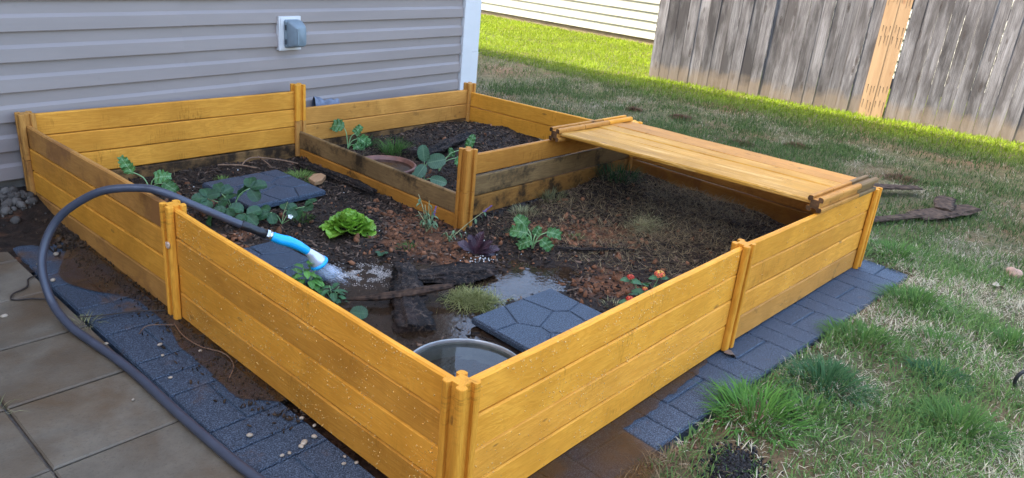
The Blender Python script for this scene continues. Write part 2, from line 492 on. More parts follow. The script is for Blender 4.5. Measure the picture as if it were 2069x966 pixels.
def leaf_mat(name, c0, c1, vein, rough=0.45, transl=0.25):
    t = NT(name)
    v = t.coord('Object', 11.0)
    n = t.noise(v, 45.0, 4)
    col = t.ramp(n, [(0.3, c0), (0.7, c1)])
    uv = t.n('ShaderNodeAttribute', attribute_name='Col')       # red: distance from the midrib, green: along the leaf
    sp = t.n('ShaderNodeSeparateColor'); t.l(uv.outputs['Color'], sp.inputs[0])
    col = t.mix(t.ramp(sp.outputs[0], [(0.02, 0.75), (0.12, 0.0)]), col, vein)
    side = t.math('SINE', t.math('ADD', t.math('MULTIPLY', sp.outputs[1], 62.0), t.math('MULTIPLY', sp.outputs[0], -9.0)))
    col = t.mix(t.ramp(side, [(0.82, 0.0), (0.97, 0.45)]), col, vein)
    oi = t.n('ShaderNodeObjectInfo'); hv = t.n('ShaderNodeHueSaturation')
    t.l(t.math('ADD', t.math('MULTIPLY', oi.outputs['Random'], 0.4), 0.8), hv.inputs['Value']); t.l(col, hv.inputs['Color']); col = hv.outputs[0]
    t.set(Base_Color=col, Roughness=rough)
    t.bump(t.math('ADD', t.math('MULTIPLY', side, 0.6), n), 0.0012, 0.5)
    tr = t.n('ShaderNodeBsdfTranslucent'); t.l(col, tr.inputs[0])
    mx = t.n('ShaderNodeMixShader'); mx.inputs[0].default_value = transl
    t.l(t.b.outputs[0], mx.inputs[1]); t.l(tr.outputs[0], mx.inputs[2]); t.l(mx.outputs[0], t.out.inputs[0])
    return t.m
MAT['lettuce'] = leaf_mat('lettuce_leaf', (0.135, 0.285, 0.016), (0.26, 0.46, 0.040), (0.38, 0.55, 0.12), 0.4, 0.3)
MAT['red_lettuce'] = leaf_mat('red_lettuce_leaf', (0.022, 0.008, 0.014), (0.055, 0.018, 0.028), (0.09, 0.05, 0.05), 0.4, 0.1)
MAT['strawberry'] = leaf_mat('strawberry_leaf', (0.016, 0.055, 0.018), (0.034, 0.098, 0.030), (0.06, 0.14, 0.05), 0.45)
MAT['pale_leaf'] = leaf_mat('pale_strawberry_leaf', (0.070, 0.150, 0.080), (0.115, 0.215, 0.115), (0.22, 0.33, 0.18), 0.5)
MAT['kale'] = leaf_mat('kale_leaf', (0.050, 0.150, 0.032), (0.105, 0.250, 0.060), (0.26, 0.38, 0.17), 0.5)
MAT['basil'] = leaf_mat('mint_leaf', (0.06, 0.17, 0.025), (0.12, 0.30, 0.04), (0.18, 0.36, 0.09), 0.5)
MAT['lantana'] = leaf_mat('lantana_leaf', (0.03, 0.10, 0.03), (0.06, 0.17, 0.05), (0.11, 0.24, 0.09), 0.5)
MAT['sage'] = leaf_mat('sage_leaf', (0.09, 0.15, 0.065), (0.15, 0.23, 0.10), (0.2, 0.3, 0.15), 0.6)
MAT['stem'] = flat('pale_green_stem', (0.22, 0.36, 0.14), 0.5)
MAT['dry_stem'] = flat('straw_stem', (0.36, 0.34, 0.16), 0.6)
MAT['purple'] = flat('purple_flower', (0.13, 0.06, 0.26), 0.6, 0.4)
MAT['red'] = flat('red_flower', (0.62, 0.025, 0.012), 0.5, 0.3)
MAT['coral'] = flat('coral_flower', (0.72, 0.12, 0.05), 0.5, 0.3)
MAT['yellow'] = flat('yellow_flower', (0.80, 0.42, 0.06), 0.5, 0.3)
MAT['white_petal'] = flat('white_petal', (0.75, 0.76, 0.70), 0.5)

def bark_mat():
    t = NT('wet_dark_bark')
    v = t.coord('Object', 9.0)
    n = t.noise(v, 46.0, 6, 0.66, 1.5); m = t.noise(v, 9.0, 4)
    c = t.ramp(n, [(0.40, (0.003, 0.002, 0.0015)), (0.52, (0.018, 0.012, 0.008)), (0.66, (0.105, 0.068, 0.045))])
    c = t.mix(t.ramp(m, [(0.5, 0.0), (0.7, 0.5)]), c, (0.05, 0.027, 0.018))
    t.set(Base_Color=c, Roughness=0.8); t.b.inputs['Specular IOR Level'].default_value = 0.25; t.bump(n, 0.012, 1.0)
    return t.m
MAT['bark'] = bark_mat()
MAT['old_bark'] = flat('dry_grey_brown_bark', (0.050, 0.032, 0.021), 0.9, 0.7, 0, 30, 0.008, 0.15)
MAT['split_wood'] = flat('split_brown_wood', (0.045, 0.025, 0.014), 0.75, 0.8, 0, 50, 0.008, 0.2)
MAT['hose'] = flat('grey_rubber_hose', (0.044, 0.047, 0.061), 0.40, 0.12, 0, 30)
MAT['black'] = flat('black_rubber', (0.010, 0.010, 0.011), 0.45, 0.1)
MAT['chrome'] = flat('brushed_silver', (0.60, 0.62, 0.64), 0.28, 0.06, 1.0)
MAT['silver'] = flat('silver_plastic', (0.55, 0.57, 0.60), 0.3, 0.05, 0.35)
MAT['blue'] = flat('bright_blue_plastic', (0.008, 0.37, 0.74), 0.35, 0.05)
MAT['grey_plastic'] = flat('grey_outlet_cover', (0.165, 0.195, 0.205), 0.45, 0.05)
MAT['slot'] = flat('dark_gap', (0.02, 0.02, 0.022), 0.8)
MAT['terracotta'] = flat('wet_terracotta', (0.17, 0.065, 0.038), 0.55, 0.35, 0, 25, 0.001)
MAT['basin'] = flat('dull_tin', (0.050, 0.052, 0.040), 0.6, 0.4, 0.0, 25, 0.0, 0.2)
MAT['rim'] = flat('tin_rim', (0.30, 0.30, 0.28), 0.4, 0.15, 0.5, 25)
MAT['pebble'] = flat('pale_pebble', (0.34, 0.26, 0.175), 0.6, 0.35, 0, 60)
MAT['gravel'] = flat('grey_gravel', (0.10, 0.085, 0.072), 0.7, 0.4, 0, 30)
MAT['rock'] = flat('pinkish_rock', (0.24, 0.145, 0.095), 0.85, 0.35, 0, 35, 0.004)
MAT['twig'] = flat('brown_twig', (0.19, 0.10, 0.05), 0.7, 0.4)
MAT['root'] = flat('dark_root', (0.030, 0.019, 0.012), 0.7, 0.4)
MAT['chip'] = wood('pale_wood_chip', (0.42, 0.24, 0.12), (0.26, 0.13, 0.06), obj_var=0.05)
MAT['roof'] = flat('grey_shingle', (0.09, 0.085, 0.08), 0.9, 0.3, 0, 60)
MAT['cloth'] = flat('grey_weed_fabric', (0.13, 0.14, 0.17), 0.7, 0.3)
MAT['dead_leaf'] = flat('dead_leaf', (0.13, 0.07, 0.035), 0.7, 0.4)
MAT['dry_leaf'] = flat('dry_leaf', (0.26, 0.21, 0.14), 0.8, 0.3)
MAT['shell'] = flat('snail_shell', (0.55, 0.38, 0.25), 0.4, 0.25, 0, 200)

def water(name, col, dens, rough=0.03, ripple=0.0, scale=30):
    """shallow water: what lies below shows through by (1 - dens), the surface mirrors the sky"""
    t = NT(name)
    v = t.world()
    t.set(Base_Color=(*col, 1), Roughness=0.6)
    t.b.inputs['Specular IOR Level'].default_value = 0.0
    tr = t.n('ShaderNodeBsdfTransparent')
    mx = t.n('ShaderNodeMixShader')
    n = t.noise(v, 6.0, 5)
    t.l(t.ramp(n, [(0.3, max(0.0, dens - 0.22)), (0.7, min(1.0, dens + 0.18))]), mx.inputs[0])
    t.l(tr.outputs[0], mx.inputs[1]); t.l(t.b.outputs[0], mx.inputs[2])
    gl = t.n('ShaderNodeBsdfGlossy'); gl.inputs['Roughness'].default_value = rough
    fr = t.n('ShaderNodeFresnel'); fr.inputs['IOR'].default_value = 1.34
    m2 = t.n('ShaderNodeMixShader'); t.l(fr.outputs[0], m2.inputs[0]); t.l(mx.outputs[0], m2.inputs[1]); t.l(gl.outputs[0], m2.inputs[2])
    if ripple:
        b = t.n('ShaderNodeBump'); b.inputs['Distance'].default_value = ripple; b.inputs['Strength'].default_value = 0.5
        t.l(t.noise(v, scale, 3), b.inputs['Height']); t.l(b.outputs[0], gl.inputs['Normal']); t.l(b.outputs[0], fr.inputs['Normal'])
    t.l(m2.outputs[0], t.out.inputs[0])
    return t.m
MAT['water'] = water('muddy_water', (0.042, 0.024, 0.013), 0.62, 0.03, 0.0015, 45)
MAT['clear_water'] = water('basin_water', (0.022, 0.022, 0.014), 0.4, 0.02, 0.0004, 14)
MAT['outer_water'] = water('clay_water', (0.085, 0.042, 0.016), 0.45, 0.04, 0.0003, 30)

def droplet():
    t = NT('water_drop')
    t.set(Base_Color=(0.80, 0.47, 0.13, 1), Roughness=0.12)  # pale gold stands in for light reflected and refracted by the drops
    tr = t.n('ShaderNodeBsdfTransparent')
    mx = t.n('ShaderNodeMixShader'); mx.inputs[0].default_value = 0.45; t.l(tr.outputs[0], mx.inputs[1]); t.l(t.b.outputs[0], mx.inputs[2])
    t.l(mx.outputs[0], t.out.inputs[0])
    return t.m
MAT['drop'] = droplet()
def spray():
    t = NT('white_water_spray')
    t.set(Base_Color=(0.78, 0.82, 0.88, 1), Roughness=0.2)
    tr = t.n('ShaderNodeBsdfTransparent'); mx = t.n('ShaderNodeMixShader'); mx.inputs[0].default_value = 0.26
    t.l(tr.outputs[0], mx.inputs[1]); t.l(t.b.outputs[0], mx.inputs[2]); t.l(mx.outputs[0], t.out.inputs[0])
    return t.m
MAT['spray'] = spray()
MAT['foam'] = flat('foam_bubbles', (0.34, 0.295, 0.25), 0.3, 0.35)

# ================================================================== THE SETTING
U = 1.22
def G(x):
    return -0.03 * sstep(1.0, 2.4, np.asarray(x, float))
def lawn_edge(x):                                   # front rim of the rubber edging: lawn lies at smaller y
    return -0.155 - 0.027 * (np.asarray(x, float) - 0.6)
def lawn_mask(x, y):
    """1 on the lawn, 0 under bed, edging, patio and house"""
    x = np.asarray(x, float); y = np.asarray(y, float)
    front = sstep(0.0, 0.03, lawn_edge(x) - y)
    right = sstep(2.53, 2.57, x)
    m = np.maximum(front * sstep(0.30, 0.55, x + 0.6 * np.maximum(0, -0.2 - y)), right)
    return m
def ground_h(x, y):
    x = np.asarray(x, float); y = np.asarray(y, float)
    m = lawn_mask(x, y)
    lawn = G(x) + 0.004 + 0.022 * (fbm(x, y, 2.3, 4) - 0.5)
    return m * lawn + (1 - m) * -0.06

xs = np.concatenate([[-150, -60, -20, -8], np.arange(-3, 9.01, 0.06), [12, 18, 30, 60, 150]])
ys = np.concatenate([[-150, -60, -20, -8], np.arange(-4, 9.01, 0.06), [12, 18, 30, 60, 150]])
gx, gy = np.meshgrid(xs, ys, indexing='ij')
gz = ground_h(gx, gy)
nx, ny = gx.shape
idx = np.arange(nx * ny).reshape(nx, ny)
a, b, c, d = idx[:-1, :-1].ravel(), idx[1:, :-1].ravel(), idx[1:, 1:].ravel(), idx[:-1, 1:].ravel()
lawn = link('lawn', tri_mesh('lawn', np.c_[gx.ravel(), gy.ravel(), gz.ravel()], np.r_[np.c_[a, b, c], np.c_[a, c, d]]), MAT['lawn'], None, True)
tag(lawn, 'patchy lawn ground stretching from the bed to the fence', None, None, 'structure')

# ---- patio of square concrete pavers, left of the bed
patio = MB().box((-2.4, -1.6, -0.055), (-0.232, 2.44, -0.014)).build('patio', MAT['gravel'])
tag(patio, 'concrete paver patio to the left of the bed', None, None, 'structure')
pm = [MB().cbox((0, 0, -0.04), (0.299, 0.294, 0), 0.004).mesh('paver') for _ in range(1)]
for i in range(7):
    for j in range(13):
        o = link('paver', pm[0], MAT['paver'], patio)
        o.location = (-0.237 - 0.299 - 0.305 * i, 0.713 - 0.3 * 7 + 0.3 * j + 0.003, random.uniform(-0.0025, 0.0025))
        o.rotation_euler = (R(random.uniform(-.25, .25)), R(random.uniform(-.25, .25)), R(random.uniform(-.3, .3)))

# ---- the grey house: local x along the wall, local y into the house
WALL_M = 0.0781
WANG = math.atan(WALL_M)
house = empty('grey_house', (0, 2.513, 0), WANG)
tag(house, 'house wall clad in mauve grey lap siding with white corner trim', 'house')
XE = 2.78
def skew(x, y): return (x - 0.10 * y, y)
foot = [(-7.0, 0.0), (XE - 0.005, 0.0), skew(XE - 0.005, 8.0), (-7.0, 8.0)]
MB().prism([(p[0], p[1] + 0.004) for p in foot], 0.09, 7.0).build('wall', MAT['siding'], house)
MB().prism([(-7.0, 0.004), (XE - 0.03, 0.004), skew(XE - 0.03, 8.0), (-7, 8.0)], -0.3, 0.089).build('foundation', MAT['foundation'], house)
rf = MB()
ro = [(-7.4, -0.4), (XE + 0.29, -0.4), skew(XE + 0.29, 8.4), (-7.4, 8.4)]
rf.prism(ro, 7.001, 7.16)
rf.add([(*ro[0], 7.162), (*ro[1], 7.162), (*ro[2], 7.162), (*ro[3], 7.162), (-4.0, 4, 8.2), (-0.8, 4, 8.2)], [(0, 1, 5, 4), (1, 2, 5), (2, 3, 4, 5), (3, 0, 4)])
rf.build('roof', MAT['roof'], house)
MB().box((-9.0, -9.0, -0.3), (-4.6, -0.002, 2.5)).build('unseen_sky_blocker', MAT['siding'], house)  # unseen block, added to dim skylight on the bed's left side
MB().box((-9.3, -9.3, 2.501), (-4.25, -0.002, 2.62)).build('unseen_sky_blocker_top', MAT['roof'], house)  # its overhanging top, added to block sky as well
EXPO = 0.1148
prof = [(0.0, 0.0), (-0.0150, 0.0), (-0.0165, 0.003), (-0.0135, 0.052), (-0.0050, 0.066), (-0.0020, EXPO + 0.012)]
def course_mesh(name, x0, x1, seg=8):
    m = MB()
    for i in range(seg + 1):
        x = x0 + (x1 - x0) * i / seg
        w = 0.0006 * math.sin(i * 2.1) if 0 < i < seg else 0
        m.v += [(x, p[0] + w, p[1]) for p in prof]
    n = len(prof)
    for i in range(seg):
        for k in range(n - 1):
            m.f.append((i * n + k, (i + 1) * n + k, (i + 1) * n + k + 1, i * n + k + 1))
    # closed ends, so that a lap joint shows its edge
    m.f += [tuple(range(n)), tuple(reversed(range(seg * n, (seg + 1) * n)))]
    me = m.mesh(name); me.materials.append(MAT['siding']); return me
cmA = (course_mesh('siding_course', -7.0, 0.703, 12), course_mesh('siding_course', 0.690, 2.608))
cmB = (course_mesh('siding_course', -7.0, 0.985, 12), course_mesh('siding_course', 0.972, 2.608))
z = 0.097
k = 0
while z < 6.85:
    pair = cmA if (k % 4) in (0, 3) else cmB
    pair = cmA if k in (4, 5) else (cmB if k in (2, 3) else pair)
    for j in (0, 1):
        o = link('siding_course', pair[j], None, house)
        o.location = (0, -0.0028 if j == 0 else 0, z + (0.0 if j == 0 else 0.0004))
    z += EXPO; k += 1
MB().box((2.612, -0.026, 0.06), (2.705, 0.003, 6.98)).build('corner_trim', MAT['trim'], house)
t = MB(); t.box((2.7055, -0.020, 0.45), (2.775, 0.003, 6.98)); t.box((2.7055, -0.0215, 0.06), (2.7765, 0.003, 0.448)); t.build('corner_trim', MAT['trim'], house)

# ---- outlet box on the wall
outlet = empty('outlet_box', (1.27, 2.513 + WALL_M * 1.27, 0.622), WANG)
tag(outlet, 'grey weatherproof outlet cover on a white plate on the siding', 'outlet')
pl = MB(); pl.box((-0.066, -0.028, -0.083), (0.066, 0.0, 0.083)); pl.build('mounting_plate', MAT['trim'], outlet)
pr = MB(); pr.box((-0.058, -0.0315, -0.075), (0.058, -0.0285, 0.075)); pr.build('plate_rim', MAT['trim'], outlet)
def rounded_rect(w, h, r, n=5):
    pts = []
    for cx, cy, a0 in ((w - r, h - r, 0), (-w + r, h - r, 90), (-w + r, -h + r, 180), (w - r, -h + r, 270)):
        for i in range(n):
            an = R(a0 + 90 * i / (n - 1)); pts.append((cx + r * math.cos(an), cy + r * math.sin(an)))
    return pts
def shell(name, layers, m, parent, off=(0, 0, 0)):
    """stack of rounded rectangles: (half width, half height, radius, y, dx, dz)"""
    s = MB(); n = 20
    for w, h, r, y, dx, dz in layers:
        s.v += [(p[0] + dx + off[0], y + off[1], p[1] + dz + off[2]) for p in rounded_rect(w, h, r)]
    for i in range(len(layers) - 1):
        for q in range(n):
            s.f.append((i * n + q, i * n + (q + 1) % n, (i + 1) * n + (q + 1) % n, (i + 1) * n + q))
    s.f.append(tuple(range((len(layers) - 1) * n, len(layers) * n)))
    return s.build(name, m, parent, name == 'cover')
shell('cover_base', [(0.046, 0.069, 0.012, -0.030, 0, 0), (0.046, 0.069, 0.012, -0.046, 0, 0), (0.043, 0.066, 0.011, -0.048, 0, 0)], MAT['grey_plastic'], outlet, (0.006, 0, 0))
shell('cover', [(0.044, 0.067, 0.012, -0.050, 0, 0), (0.043, 0.066, 0.012, -0.062, 0, 0), (0.041, 0.062, 0.014, -0.072, 0.001, -0.001), (0.036, 0.056, 0.016, -0.090, 0.003, -0.004), (0.031, 0.050, 0.016, -0.100, 0.004, -0.006), (0.026, 0.044, 0.014, -0.104, 0.004, -0.007)], MAT['grey_plastic'], outlet, (0.009, 0, 0))
rb = shell('cover_grip', [(0.006, 0.040, 0.005, -0.088, 0, 0), (0.005, 0.038, 0.004, -0.1075, 0, 0)], MAT['grey_plastic'], outlet, (-0.010, 0, -0.006))
hg = MB(); hg.box((-0.0445, -0.052, 0.020), (-0.040, -0.046, 0.045)); hg.box((-0.0445, -0.052, -0.050), (-0.040, -0.046, -0.025)); hg.build('hinge', MAT['slot'], outlet)

# ---- neighbour's house with cream siding
NB0 = Vector((8.172, 4.722, -0.03)); NB1 = Vector((8.01, 7.813, -0.03))
nbd = (NB1 - NB0).normalized()
nang = math.atan2(-nbd.y, -nbd.x)                     # local x runs from far left to right, local y into the house
nb = empty('cream_house', NB0, nang)
tag(nb, 'neighbouring house with sunlit cream lap siding behind the lawn', 'house')
MB().box((-12, 0.02, -0.3), (7, 7, 0.085)).build('foundation', MAT['tan_block'], nb)
MB().box((-12, 0.012, 0.086), (7, 7, 2.45)).build('wall', MAT['cream'], nb)
ncm = course_mesh('neighbour_siding_course', -12, 7, 2); ncm.materials.clear(); ncm.materials.append(MAT['cream'])
for k in range(20):
    o = link('siding_course', ncm, None, nb); o.location = (0, 0.012, 0.08 + EXPO * k)
rf = MB(); rf.box((-12.3, -0.3, 2.451), (7.3, 7.3, 2.55)); rf.add([(-12.3, -0.3, 2.552), (7.3, -0.3, 2.552), (7.3, 7.3, 2.552), (-12.3, 7.3, 2.552), (-12.3, 3.5, 3.3), (7.3, 3.5, 3.3)], [(0, 1, 5, 4), (1, 2, 5), (2, 3, 4, 5), (3, 0, 4)])
rf.build('roof', MAT['roof'], nb)

# ---- leaning-free board fence, weathered, with two new boards
FE0 = Vector((5.804, 3.25, -0.04)); FE1 = Vector((6.499, 0.043, -0.04))
fd = (FE1 - FE0).normalized()
fence = empty('board_fence', FE0, math.atan2(fd.y, fd.x))
tag(fence, 'tall weathered grey board fence with two new tan boards', 'fence')
def picket(w, h, seed):
    rr = random.Random(seed)
    m = MB(); th = 0.016
    c = 0.02
    pts = [(0, 0), (w, rr.uniform(-0.006, 0.006)), (w, h - c), (w - c, h), (c, h), (0, h - c)]
    vs = [(p[0], 0, p[1]) for p in pts] + [(p[0], th, p[1]) for p in pts]
    n = 6
    fs = [tuple(range(n)), tuple(reversed(range(n, 2 * n)))] + [(i, n + i, n + (i + 1) % n, (i + 1) % n) for i in range(n)]
    return m.add(vs, fs)
pk = [picket(0.0974, 1.85, s).mesh('picket') for s in range(4)]
pkn = [picket(0.0985, 1.88, 9).mesh('new_picket'), picket(0.0985, 1.88, 12).mesh('new_picket')]
tpos = 0.0
for i in range(54):
    new = i in (20, 21)
    o = link('new_picket' if new else 'picket', (pkn[i - 20] if new else pk[i % 4]).copy(), MAT['new_fence'] if new else MAT['fence'], fence)
    o.location = (tpos, random.uniform(-0.007, 0.007) - (0.008 if new else 0), random.uniform(-0.015, 0.004) + (0.004 if new else 0))
    o.rotation_euler = (R(random.uniform(-0.25, 0.25)), R(random.uniform(-0.10, 0.10)) if not new else 0, R(random.uniform(-1.0, 1.0)))
    if new:
        o["label"] = 'new tan fence board with dark nail streaks'
        for zz in (0.16, 0.30, 0.72, 0.80, 1.05, 1.6):
            for xx in (0.02, 0.05, 0.078):
                x_ = xx + random.uniform(-0.006, 0.006); z_ = zz + random.uniform(-0.012, 0.012)
                nl = MB(); zl = z_ - random.uniform(0.04, 0.09)
                pts_ = [(x_ + 0.0004, zl), (x_ + 0.0014, zl), (x_ + 0.0022, z_ - 0.002), (x_ + 0.0036, z_), (x_ + 0.0036, z_ + 0.006), (x_ - 0.0014, z_ + 0.006), (x_ - 0.0014, z_), (x_ - 0.0002, z_ - 0.002)]
                n8 = 8
                nl.add([(p[0], -0.0018, p[1]) for p in pts_] + [(p[0], 0.001, p[1]) for p in pts_], [tuple(range(n8)), tuple(reversed(range(n8, 2 * n8)))] + [(q, n8 + q, n8 + (q + 1) % n8, (q + 1) % n8) for q in range(n8)])
                nl.build('nail', MAT['old_bark'], o)
    tpos += 0.0995 if i != 21 else 0.1085
for zz in (0.28, 0.95, 1.6):
    MB().box((-0.01, 0.024, zz), (tpos, 0.06, zz + 0.085)).build('rail', MAT['fence'], fence)
for xx in (0.02, 2.25, 4.5):
    MB().box((xx, 0.061, -0.1), (xx + 0.09, 0.15, 1.8)).build('fence_post', MAT['fence'], fence)

# ================================================================== RUBBER EDGING MATS (basket-weave bricks)
def rubber_mat(name_label, origin, ang, tilt, pieces, m, L=0.406):
    """pieces: list of (x0,y0,x1,y1) raised bricks, local x along the bed side, local y away from it"""
    e = empty('rubber_edging_mat', origin, ang)
    e.rotation_euler = (0, tilt, ang)
    tag(e, name_label, 'rubber mat', 'rubber brick-pattern edging mats')
    MB().box((0.001, 0.0, -0.050), (L - 0.001, 0.203, -0.0058)).build('mat_base', m, e)
    for (x0, y0, x1, y1) in pieces:
        MB().cbox((x0 + 0.003, y0 + 0.003, -0.006), (x1 - 0.003, y1 - 0.003, 0.0), 0.003).build('brick', m, e)
    return e
FULL = [(0.0, 0.0, 0.1015, 0.203), (0.1015, 0.0, 0.203, 0.203)]
SPLIT = [(0.203, 0.0, 0.406, 0.1015), (0.203, 0.1015, 0.406, 0.203)]
LSPLIT = [(q[0] - 0.203, q[1], q[2] - 0.203, q[3]) for q in SPLIT]
LFULL = [(q[0] + 0.203, q[1], q[2] + 0.203, q[3]) for q in FULL]
W_FRONT = ['rubber edging mat drowned in muddy water at the front corner post', 'half-flooded rubber edging mat with a jagged waterline on the front side',
           'rubber edging mat on the front side just before the middle post', 'rubber edging mat right of the front middle post',
           'rubber edging mat on the front side with black soil specks', 'last rubber edging mat under the far right corner post']
fang = math.atan2(-0.054, 1.911)
for i in range(6):
    x0 = 0.182 + 0.4065 * i
    oy = float(lawn_edge(x0)) + 0.203
    g0 = float(G(x0)); g1 = float(G(x0 + 0.406))
    # local y must point to -y: turn by 180 degrees, so the strip runs backwards along x
    e = rubber_mat(W_FRONT[i], (x0 + 0.406, oy - 0.011, g1 - 0.002), math.pi + fang, -math.atan2(g0 - g1, 0.406), [(0.406 - q[2], q[1], 0.406 - q[0], q[3]) for q in FULL] + [(0.406 - q[2], q[1], 0.406 - q[0], q[3]) for q in SPLIT], MAT['rubber'] if i else MAT['rubber_mud'])
W_LEFT = ['rubber edging mat at the bottom edge beside the front corner', 'rubber edging mat with rusty mud smears and pebbles left of the bed', 'rubber edging mat with a dry rounded patch left of the bed',
          'partly flooded rubber edging mat beside the left middle post', 'rubber edging mat under the raised hose loop', 'mud-covered rubber edging mat near the house wall']
for i in range(6):
    y0 = 0.2135 + 0.4065 * (i - 1)
    e = rubber_mat(W_LEFT[i], (-0.0195, y0, -0.002), math.pi / 2, 0.0, LSPLIT + LFULL, MAT['rubber_smear'] if i in (1, 2, 3) else MAT['rubber_mud'])
# clay bed that carries the mats
mud_base = MB().box((-0.24, -0.30, -0.12), (2.55, 2.5, -0.056)).build('clay_bed', MAT['soil']); tag(mud_base, 'clay ground under the bed and edging', None, None, 'structure')
ca = mud_base.data.color_attributes.new('Col', 'FLOAT_COLOR', 'POINT'); ca.data.foreach_set('color', [0.6, 0.6, 0.6, 1.0] * 8)

# shallow muddy water standing between bed and mats
def sheet(name, pts, z, m, label):
    ar = sum(pts[i - 1][0] * pts[i][1] - pts[i][0] * pts[i - 1][1] for i in range(len(pts)))
    if ar < 0: pts = list(reversed(pts))
    me = bpy.data.meshes.new(name); me.from_pydata([(p[0], p[1], z) for p in pts], [], [tuple(range(len(pts)))]); me.update()
    o = link(name, me, m); return tag(o, label, None, None, 'structure')
left = []
for i in range(120):
    y = 0.62 + i * (2.42 - 0.62) / 119
    n_ = float(fbm(y, 3.1, 7.0, 4)); big = float(vnoise(y * 3.0, 8.2))
    w = 0.05 + 0.20 * max(0.0, big - 0.25) + 0.03 * (n_ - 0.5)
    w *= min(1, (y - 0.6) / 0.1)
    if y > 1.9: w += 0.06 * (y - 1.9) / 0.3
    left.append((-0.008 - min(w, 0.205), y))
sheet('left_puddle', left + [(0.005, 2.42), (0.005, 0.62)], 0.0026, MAT['outer_water'], 'brown water standing on the left edging mats')
front = []
for i in range(140):
    x = 0.02 + i * (1.10 - 0.02) / 139
    j_ = float(fbm(x, 5.7, 26.0, 3)) - 0.5
    d = 0.05 + 0.035 * j_ - 0.035 * max(0, (x - 0.75) / 0.35) if x > 0.575 else 0.05 + sstep(0.60, 0.555, x) * 0.15 + 0.02 * j_
    front.append((x, -0.005 - float(max(0.004, d))))
sheet('front_puddle', [(0.02, 0.005)] + front + [(1.10, 0.005)], 0.0030, MAT['outer_water'], 'brown water standing on the front edging mats')

# ================================================================== SOIL IN THE BED
def blob(x, y, cx, cy, rx, ry, ang=0.0):
    c, s = math.cos(ang), math.sin(ang)
    u = ((x - cx) * c + (y - cy) * s) / rx; v = (-(x - cx) * s + (y - cy) * c) / ry
    return np.exp(-(u * u + v * v))
WATER_Z = 0.024
def wet(x, y):
    return np.clip(blob(x, y, 0.52, 0.98, 0.20, 0.17, -0.7) + blob(x, y, 0.62, 0.74, 0.20, 0.13, -0.5) + blob(x, y, 0.44, 0.74, 0.13, 0.14) +
                   blob(x, y, 0.74, 1.02, 0.12, 0.07, -0.6) + 1.25 * blob(x, y, 0.99, 0.70, 0.125, 0.10, -0.5) + 1.0 * blob(x, y, 1.12, 0.69, 0.075, 0.05, -0.3) + 0.75 * blob(x, y, 0.35, 1.05, 0.16, 0.12), 0, 1.15)
def clay(x, y):
    return np.clip(0.9 * blob(x, y, 1.25, 0.50, 0.16, 0.12) + 0.8 * blob(x, y, 1.50, 0.88, 0.26, 0.14, -0.5) + 0.85 * blob(x, y, 1.10, 1.36, 0.16, 0.2, 0.2) + 0.7 * blob(x, y, 0.94, 1.20, 0.2, 0.13, -0.7) +
                   0.2 * blob(x, y, 0.75, 0.95, 0.35, 0.25) + 0.55 * blob(x, y, 0.45, 2.0, 0.15, 0.15) + 0.6 * blob(x, y, 0.45, 1.62, 0.2, 0.1) + 0.5 * blob(x, y, 0.36, 0.55, 0.08, 0.05) + 0.4 * blob(x, y, 0.97, 0.95, 0.2, 0.1, -0.6) + 0.35 * blob(x, y, 1.6, 0.7, 0.2, 0.2), 0, 1)
def soil_h(x, y):
    x = np.asarray(x, float); y = np.asarray(y, float)
    h = 0.036 + 0.030 * (fbm(x, y, 9.0, 4) - 0.5) + 0.016 * (fbm(x + 7, y, 34.0, 3) - 0.5)
    h = h + 0.055 * blob(x, y, 2.25, 0.85, 0.38, 0.5) + 0.045 * blob(x, y, 2.0, 0.45, 0.4, 0.25) + 0.03 * blob(x, y, 1.75, 1.05, 0.3, 0.15) + 0.05 * blob(x, y, 2.2, 1.1, 0.3, 0.12)
    back = sstep(U + 0.02, U + 0.10, x) * sstep(U + 0.02, U + 0.10, y)
    h = h + back * (0.020 + 0.07 * blob(x, y, 2.25, 2.05, 0.33, 0.4) + 0.03 * blob(x, y, 1.8, 2.3, 0.3, 0.12))
    h = h + 0.018 * blob(x, y, 0.3, 2.33, 0.4, 0.1) + 0.015 * blob(x, y, 0.9, 2.36, 0.3, 0.07)
    h = h - 0.014 * sstep(0.98, 1.12, x) * sstep(1.24, 1.22, x) * sstep(1.2, 1.3, y) - 0.008 * sstep(1.7, 1.2, y) * sstep(0.9, 1.15, x) * sstep(1.3, 1.22, x)
    w = wet(x, y)
    h = h - 0.034 * np.clip(w, 0, 1)
    for cx, cy in ((0.765, 2.01), (0.31, 1.30), (0.82, 0.38), (0.39, 0.35)):
        m = sstep(0.26, 0.16, np.maximum(abs(x - cx), abs(y - cy)))
        h = h * (1 - m) + m * np.minimum(h, 0.016 + 0.006 * fbm(x, y, 30.0, 2))
    ms = sstep(0.22, 0.15, np.hypot(x - 1.38, y - 1.94))
    h = h * (1 - ms) + ms * np.minimum(h, 0.045)
    return h
ns = 270
xs = np.linspace(0.004, 2 * U - 0.004, ns)
gx, gy = np.meshgrid(xs, xs, indexing='ij')
gz = soil_h(gx, gy)
idx = np.arange(ns * ns).reshape(ns, ns)
a, b, c, d = idx[:-1, :-1].ravel(), idx[1:, :-1].ravel(), idx[1:, 1:].ravel(), idx[:-1, 1:].ravel()
cl = clay(gx, gy).ravel()
soil = link('soil', tri_mesh('soil', np.c_[gx.ravel(), gy.ravel(), gz.ravel()], np.r_[np.c_[a, b, c], np.c_[a, c, d]], np.c_[cl, cl, cl]), MAT['soil'], None, True)
tag(soil, 'dark wet soil with red clay patches inside the raised bed', None, None, 'structure')
